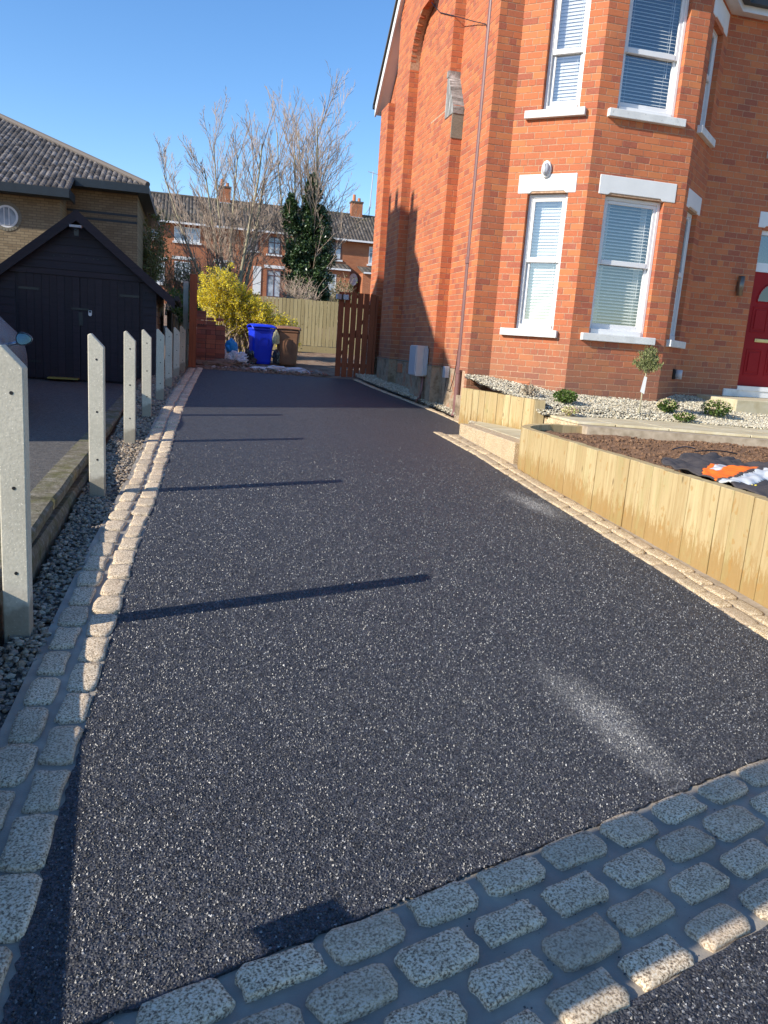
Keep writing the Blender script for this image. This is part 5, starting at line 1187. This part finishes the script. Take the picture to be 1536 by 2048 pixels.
# roof: tiles are laid as separate pieces over a plain deck
sl_=.44
def rz_(y): return 5.35+(y-25.55)*sl_
dk=MB(); dk.add([(-12,25.55,rz_(25.55)),(-3.47,25.55,rz_(25.55)),(-3.47,26.72,rz_(26.72)),(-1.36,26.72,rz_(26.72)),(-8.42,34.8,rz_(34.8)),(-12,34.8,rz_(34.8))],[(0,1,2,3,4,5)]); dk.add([(-1.36,26.72,rz_(26.72)-.03),(-8.42,34.8,rz_(34.8)-.03),(-8.42,38,rz_(34.8)-.03),(-1.36,38,rz_(26.72)-.03)],[(0,1,2,3)]); d_=dk.build('roof','tile_g',yh,fix=False)
def tiles(poly,zf,sx,sy,m,par,name='tile',slope=.62,hw=.05,lim=0):
    nx,ny=[],[]; xs=np.array([p[0] for p in poly]); ys=np.array([p[1] for p in poly]); cells=[]
    r=0; y=ys.min()
    while y<ys.max():
        x=xs.min()+(sx/2 if r%2 else 0)*0
        while x<xs.max(): cells.append((x,y)); x+=sx
        y+=sy; r+=1
    C=np.array(cells); C=C[inpoly(C[:,0]+sx/2,C[:,1]+sy/2,poly)]; n=len(C)
    # each tile: a shallow roll (5 points across) x 2 along, with a thick nose
    ac=np.array([0,.2,.45,.7,.98])*sx; hh=np.array([.004,.05,.055,.03,-.02])*(sx/.3)**.5
    V=[]
    for k,(dy,dz) in enumerate(((0,-.03),(0,.012),(sy*1.06,.0))):
        V.append(np.stack([C[:,0][:,None]+ac[None],np.repeat(C[:,1][:,None]+dy,5,1),zf(C[:,1])[:,None]+dy*slope+dz+hh[None]*(1 if k else .4)+.0*C[:,0][:,None]],2))
    V=np.concatenate(V,1); V[:,:,2]+=.006*RS.randn(n,1); F=[]
    for a in (0,5):
        for j in range(4): F.append((a+j,a+j+1,a+j+6,a+j+5))
    F=(np.array(F)[None]+(np.arange(n)*15)[:,None,None]).reshape(-1,4); o=npmesh(name,V.reshape(-1,3),F,m,par); o['kind']='stuff'; return o
tiles([(-10.5,25.55),(-3.42,25.55),(-3.42,26.72),(-1.30,26.72),(-8.42,34.8),(-10.5,34.8)],rz_,.165,.20,'tile_g',d_,slope=.44)
rd=MB(); rd.tube([(-1.33,26.70,rz_(26.70)+.05),(-8.42,34.8,rz_(34.8)+.06)],.09,8); rd.build('hip_tiles','tile_g',d_)
fz=MB(); fz.box(-12,-3.42,25.48,25.56,5.12,5.36); fz.box(-3.47,-3.41,25.56,26.7,5.12,5.36); fz.box(-3.41,-1.28,26.64,26.72,5.64,5.87); fz.box(-3.74,-1.34,26.8,27.26,5.72,5.83); fz.box(-1.34,-1.28,26.72,36,5.64,5.84); fz.box(-12,-3.47,25.56,26.,5.11,5.14); fz.box(-3.7,-1.34,26.72,27.25,5.64,5.71); fz.box(-1.66,-1.34,27.25,36,5.64,5.71); fz.build('gutter','fascia_dk',yh)
rw=MB(); cx_,cz_=-5.19,4.50
rw.tube([(cx_,25.985,cz_),(cx_,26.02,cz_)],.31,28); o=rw.build('window','upvc',yh)
q=MB(); q.tube([(cx_,25.975,cz_),(cx_,25.984,cz_)],.25,28); q.build('pane','farpane',o)
for dx in (-.06,.07): boxo('glazing_bar','upvc',o,cx_+dx-.012,cx_+dx+.012,25.965,25.974,cz_-.235,cz_+.235)
q=MB(); 
for j in range(28):
    t=2*math.pi*j/28; c=Vector((cx_+.36*math.cos(t),25.985,cz_+.36*math.sin(t))); u=Vector((-math.sin(t),0,math.cos(t))); v=Vector((math.cos(t),0,math.sin(t))); q.obox(c-u*.036-v*.045,u*.072,v*.09,Vector((0,.02,0)))
q.build('brick_ring','conc',yh)['kind']='stuff'
# ---------------------------------------------------------------- terrace of brick houses on the rise behind
YT=58.
def terr(x0,x1,label,chim,wins,doors,bar,ext=None,zoff=0):
    t=thing('terraced_house',((x0+x1)/2,YT,3.),label,'house','terraced houses behind the trees')
    ez=8.62; 
    w=MB(); w.box(x0,x1,YT,YT+7.4,2.5,ez); w.build('wall','tbrick',t)
    zr=lambda y:8.62+(y-57.6)*.55
    d=MB(); d.prism([(57.6,8.62),(61.7,zr(61.7)),(65.8,8.62)],0,x0,x1); dk=d.build('roof','tile',t)
    tiles([(x0,57.55),(x1,57.55),(x1,61.7),(x0,61.7)],lambda y:8.63+(y-57.6)*.55,.24,.30,'tile',dk,slope=.55)
    g=MB(); g.box(x0,x1,57.48,57.58,8.53,8.65); g.build('gutter','upvc',t)
    r=MB(); r.tube([(x0,61.7,zr(61.7)+.03),(x1,61.7,zr(61.7)+.03)],.11,6); r.build('ridge_tiles','tile',t)
    for (a,b_,z0,z1,m) in wins:
        o=MB(); fw=.07; mm='upvc' if m=='w' else 'barn'; o.box(a,a+fw,YT-.03,YT+.02,z0,z1); o.box(b_-fw,b_,YT-.03,YT+.02,z0,z1); o.box(a+fw,b_-fw,YT-.03,YT+.02,z1-fw,z1); o.box(a+fw,b_-fw,YT-.03,YT+.02,z0,z0+fw)
        k=1 if b_-a<1.1 else 2
        for j in range(1,k+1): xx=a+(b_-a)*j/(k+1); o.box(xx-.03,xx+.03,YT-.028,YT+.02,z0+fw,z1-fw)
        if z1-z0>.6: o.box(a+fw,b_-fw,YT-.029,YT+.02,z1-.42,z1-.36)
        f=o.build('window','upvc' if m=='w' else 'frame_dark',t); p=MB(); p.box(a+fw,b_-fw,YT-.006,YT+.01,z0+fw,z1-fw); p.build('pane','farpane',f)
        q=MB(); q.box(a-.1,b_+.1,YT-.09,YT+.01,z0-.12,z0-.005); q.build('window_sill','white',t)
    for (a,b_,z0,z1,m) in doors: boxo('door',m,t,a,b_,YT-.05,YT-.005,z0,z1)
    for (a,b_,z) in bar: boxo('lintel','white',t,a,b_,YT-.04,YT-.006,z,z+.20)
    for c in chim:
        w=MB(); yc=61.7; w.box(c-.42,c+.42,yc-.35,yc+.35,10.2,11.75); cc=w.build('chimney','tbrick',t); w=MB(); w.box(c-.47,c+.47,yc-.4,yc+.4,11.75,11.86); w.build('chimney_cap','tile',cc)
        w=MB(); w.box(c-.46,c+.46,yc-.39,yc-.352,10.4,10.75); w.build('flashing','grey',cc)
        for dx,h in ((-.2,.5),(.18,.28)): w=MB(); w.tube([(c+dx,yc,11.86),(c+dx,yc,11.86+h)],[.14,.11],10); w.build('chimney_pot','terracotta',cc)
    if ext:
        for (a,b_,z0,z1,yf) in ext:
            w=MB(); w.box(a,b_,YT-yf,YT,2.4,z0); w.build('extension','tbrick',t)
            w=MB(); w.prism([(YT-yf-.2,z0-.05),(YT-yf-.2,z0+.04),(YT-.01,z1+.04),(YT-.01,z1-.05)],0,a-.05,b_+.05); lr=w.build('lean_to_roof','tile',t)
            s_=(z1-z0)/(yf+.2); tiles([(a,YT-yf-.2),(b_,YT-yf-.2),(b_,YT-.3),(a,YT-.3)],lambda y,z0=z0,yf=yf,s_=s_:z0+.05+(y-(YT-yf-.2))*s_,.32,.35,'tile',lr,slope=s_)
            w=MB(); w.box(a,b_,YT-yf-.27,YT-yf-.2,z0-.06,z0+.05); w.build('gutter','upvc',t)
    return t
MAT['frame_dark']=simple('brown_window_frame',(.10,.05,.05),.5,.1,3)
terr(-5.2,3.62,'left-hand brick terraced house with white-framed windows, seen through the bare tree',[2.25],[(-2.75,-2.1,7.45,8.45,'w'),(-1.15,.55,7.45,8.40,'w'),(-2.4,-1.75,4.6,6.0,'w'),(-1.1,-.05,4.9,6.15,'w'),(1.7,2.6,4.9,6.2,'w')],[],[(-2.5,-1.6,6.12),(-1.3,.2,6.28),(1.5,2.9,6.32)])
terr(3.62,8.3,'middle brick terraced house with brown-framed windows, half hidden by the ivy-clad tree',[],[(2.75+.95,4.5,7.3,8.2,'b'),(5.15,6.05,7.2,8.35,'b'),(5.15,6.15,4.3,6.15,'b')],[(4.2,4.75,4.4,6.3,'white')],[(4.95,6.35,6.25)])
terr(8.3,17.,'right-hand brick terraced house with lean-to roof and twin-pot chimney',[11.95],[(9.0,10.35,7.25,8.4,'b'),(12.35,13.1,7.15,8.35,'w')],[],[],[(8.6,10.75,6.45,6.95,1.6),(11.6,15.5,6.35,6.9,2.0)])
# windows of the lean-to
o=MB(); yf=YT-1.62; o.box(9.0,9.08,yf,yf+.03,4.4,6.1); o.box(9.72,9.8,yf,yf+.03,4.4,6.1); o.box(9.08,9.72,yf,yf+.03,6.0,6.1); o.box(9.08,9.72,yf,yf+.03,4.4,4.5); hr=[q for q in bpy.data.objects if q.name=='terraced_house.002'][0]
f=o.build('window','upvc',hr); q=MB(); q.box(9.08,9.72,yf+.01,yf+.02,4.5,6.0); q.build('pane','farpane',f)
ae=MB(); ae.tube([(13.0,62,10.7),(13.15,62,14.2)],.035,5); ae.tube([(12.75,62,14.15),(13.7,62,14.0)],.03,4); 
ae.build('aerial','grey',hr)
dd=MB(); cxx=Vector((11.1,56.9,5.9)); vs=[];fs=[]
for i in range(4):
    for j in range(14): t=2*math.pi*j/14; vs.append((cxx.x+.30*i/3*math.cos(t),cxx.y-.03*i*i/3,cxx.z+.42*i/3*math.sin(t)))
for i in range(3):
    for j in range(14): k=(j+1)%14; fs.append((i*14+j,i*14+k,(i+1)*14+k,(i+1)*14+j))
dd.add(vs,fs); dd.tube([(11.1,57,5.9),(11.2,58,5.7)],.03,5); dd.build('satellite_dish','grey',hr)
# ---------------------------------------------------------------- trees and hedges
def grow(tr,base,stems,hmax,spread,seed,twig_m='twig',lean=(0,0),rad=.11,dens=1.):
    rs=random.Random(seed); tk=MB(); tw=MB(); segs=[]
    def branch(p,d,L,r,lev):
        n=max(3,int(L/.45)) if lev<2 else 4; pts=[Vector(p)]; dd=Vector(d).normalized()
        for i in range(n):
            dd=(dd+Vector((rs.uniform(-1,1),rs.uniform(-1,1),rs.uniform(-.3,1.0)))*((.05,.085,.10,.10)[lev])).normalized(); pts.append(pts[-1]+dd*L/n)
        rr=[r*(1-.75*i/n)+.004 for i in range(n+1)]
        (tk if lev==0 else tw).tube(pts,rr,6 if lev==0 else (4 if lev==1 else 3),False)
        if lev>=3: return
        k={0:int(14*dens),1:int(8*dens),2:int(4*dens)}[lev]
        for i in range(k):
            t=(.18 if lev==0 else .12)+.85*(i+rs.random())/k; t=min(t,.97); j=min(n-1,int(t*n)); q=pts[j].lerp(pts[j+1],t*n-j); a=(pts[j+1]-pts[j]).normalized()
            s=a.orthogonal().normalized(); s=Matrix.Rotation(rs.random()*6.28,3,a)@s
            nd=(a*rs.uniform(.9,1.5)+s*rs.uniform(.5,.95)+Vector((0,0,.25))).normalized(); branch(q,nd,L*rs.uniform(.28,.5)*(1.15-.55*t),max(.0038,r*.36*(1-.5*t)),lev+1)
    for i in range(stems):
        a=(i+.5)/stems; dx=(a-.5)*2*spread+rs.uniform(-.12,.12)+lean[0]; b=Vector(base)+Vector((rs.uniform(-.25,.25),rs.uniform(-.15,.15),-.3)); branch(b,(dx,rs.uniform(-.25,.25),1.),hmax*rs.uniform(.82,1.)*(1.-.10*abs(a-.5)),rad*rs.uniform(.7,1.1),0)
    tk.build('trunk','bark',tr,True,fix=False); tw.build('crown',twig_m,tr,False,fix=False)
t1=thing('bare_tree',(1.45,33,1.6),'bare many-stemmed tree rising from the yellow forsythia','tree')
grow(t1,(1.55,33,1.6),7,7.6,.44,3,'twig',rad=.085,dens=1.)
t2=thing('ivy_tree',(4.6,33,1.7),'tall bare tree with its trunk wrapped in dark ivy','tree')
grow(t2,(4.5,33.4,1.7),7,9.3,.17,9,'twig',rad=.085,dens=1.)
def ivy():
    rs=np.random.RandomState(5); Cn=[]
    while len(Cn)<430:
        z=rs.uniform(2.2,7.9); k=rs.rand()<.5
        if k and z>7.1: continue
        cx=np.interp(z,[2.3,3.4,5,6.2,7.1],[4.35,4.4,4.3,3.85,3.75]) if k else np.interp(z,[2.3,4,5.5,6.6,7.9],[4.6,4.72,4.85,4.70,4.55])
        rr=np.interp(z,[2.3,3.8,5.2,6.2,7.2],[1.05,.85,.62,.30,.08]) if k else np.interp(z,[2.3,3.2,4.5,5.6,6.8,7.9],[1.15,.95,.80,.66,.44,.06])
        if z<4.5 and rs.rand()<.0: continue
        a=rs.rand()*6.283; q=rs.rand()**.45; Cn.append((cx+np.cos(a)*rr*q,32.9+np.sin(a)*rr*q*.85,z,rs.uniform(.10,.27)*(.6 if z>6.6 else 1)))
    Cn=np.array(Cn); n=46000; i=rs.randint(0,len(Cn),n); d=rs.randn(n,3); d/=np.linalg.norm(d,axis=1)[:,None]; d*=(rs.rand(n,1)**.4)
    P=Cn[i,:3]+d*Cn[i,3][:,None]*np.array([1,1,1.25])
    leaves('ivy',P,.030+.040*rs.rand(n),'ivy',t2,None,.75)
    b=MB(); b.tube([(4.4,33.1,1.5),(4.45,33.1,4),(3.9,33.1,6.2),(3.8,33.1,6.9)],[.35,.25,.12,.05],8); b.tube([(4.7,33.1,1.5),(4.8,33.1,4.5),(4.7,33.1,6.5),(4.55,33.1,7.6)],[.35,.28,.15,.05],8); b.build('trunk','bark',t2,True)
ivy()
fo_=thing('forsythia',(1.3,23.4,1.1),'big bright yellow forsythia bush in flower behind the bricks','shrub')
def fors():
    tw=MB(); P=[]
    rs=random.Random(4)
    for i in range(420):
        x=rs.uniform(.22,2.85); s=Vector((rs.uniform(.5,2.3),23.5+rs.uniform(-.3,.5),1.05)); top=np.interp(x,[.2,.5,.9,1.3,1.8,2.3,2.6],[3.0,3.2,3.35,3.05,2.65,2.4,2.1])*rs.uniform(.72,1.04)+(.0)
        e=Vector((x+rs.uniform(-.15,.15),23.3+rs.uniform(-.7,.7),top)); m_=s.lerp(e,.6)+Vector((0,0,.35)); e2=e+Vector((rs.uniform(-.25,.25),rs.uniform(-.35,.1),-rs.uniform(.0,.35)))
        pts=[s,s.lerp(m_,.5)+Vector((0,0,.15)),m_,e,e2]; tw.tube(pts,[.012,.009,.007,.004,.002],3,False)
        for a,b_ in ((0,1),(1,2),(2,3),(3,4)):
            for k in range(40 if a>0 else 5):
                q=pts[a].lerp(pts[b_],rs.random()); P.append((q.x+rs.gauss(0,.035),q.y+rs.gauss(0,.035),q.z+rs.gauss(0,.035)))
    tw.build('stem','twig',fo_,fix=False); P=np.array(P); keep=RS.rand(len(P))<np.interp(P[:,0],[0,1.5,2.2,2.8],[1.,.9,.75,.6]); P=P[keep]
    leaves('blossom',P,.013+.016*RS.rand(len(P)),'forsythia',fo_,None,.7)
    Q=P[RS.rand(len(P))<.10]; leaves('foliage',Q+RS.randn(*Q.shape)*.06,.02+.02*RS.rand(len(Q)),'olive',fo_)
fors()
def scrub(x0,x1,y,z0,zt,n,label,m='olive',leafn=14,tm='budtwig',name='shrub'):
    t=thing(name,((x0+x1)/2,y,z0),label,'shrub'); b=MB(); rs=random.Random(n); P=[]
    for i in range(n):
        x=rs.uniform(x0+.2*(x1-x0),x1-.2*(x1-x0)); s=Vector((x,y+rs.uniform(-.4,.4),z0)); e=Vector((rs.uniform(x0,x1),y+rs.uniform(-.9,.9),z0+(zt-z0)*rs.uniform(.45,1.))); m_=s.lerp(e,.5)+Vector((rs.uniform(-.15,.15),0,rs.uniform(0,.3)))
        b.tube([s,m_,e],[.02,.012,.004],3,False)
        for k in range(4):
            q=m_.lerp(e,rs.random()); f=q+Vector((rs.uniform(-.35,.35),rs.uniform(-.3,.3),rs.uniform(.05,.4))); b.tube([q,f],[.007,.003],3,False)
            for j in range(leafn): g=q.lerp(f,rs.random()); P.append((g.x+rs.gauss(0,.05),g.y+rs.gauss(0,.05),g.z+rs.gauss(0,.05)))
    b.build('stem',tm,t,fix=False)
    if leafn: P=np.array(P); leaves('foliage',P,.03+.03*RS.rand(len(P)),m,t)
    return t
scrub(-2.6,-.9,31,2.0,5.6,120,'olive-green budding shrub showing over the garage roof','olive',16)
scrub(-1.6,1.2,36,2.2,5.0,170,'tangle of bare brown shrub between the garage and the bare tree','olive',2,'twig')
scrub(3.0,4.6,30,1.6,3.9,120,'bare pinkish-brown shrub behind the fence, left of the ivy tree','olive',0,'twig')
scrub(4.9,7.4,37,2.3,4.6,90,'thin bare shrub over the slatted gate, right of the ivy tree','olive',3,'budtwig')
scrub(-8.2,-6.6,24.5,.8,4.0,80,'green shrub at the left edge of the photo above the garage roof','olive',18)
scrub(-.6,.3,29,1.2,2.9,60,'pale green shrub between garage and open gate leaf','bush',16)
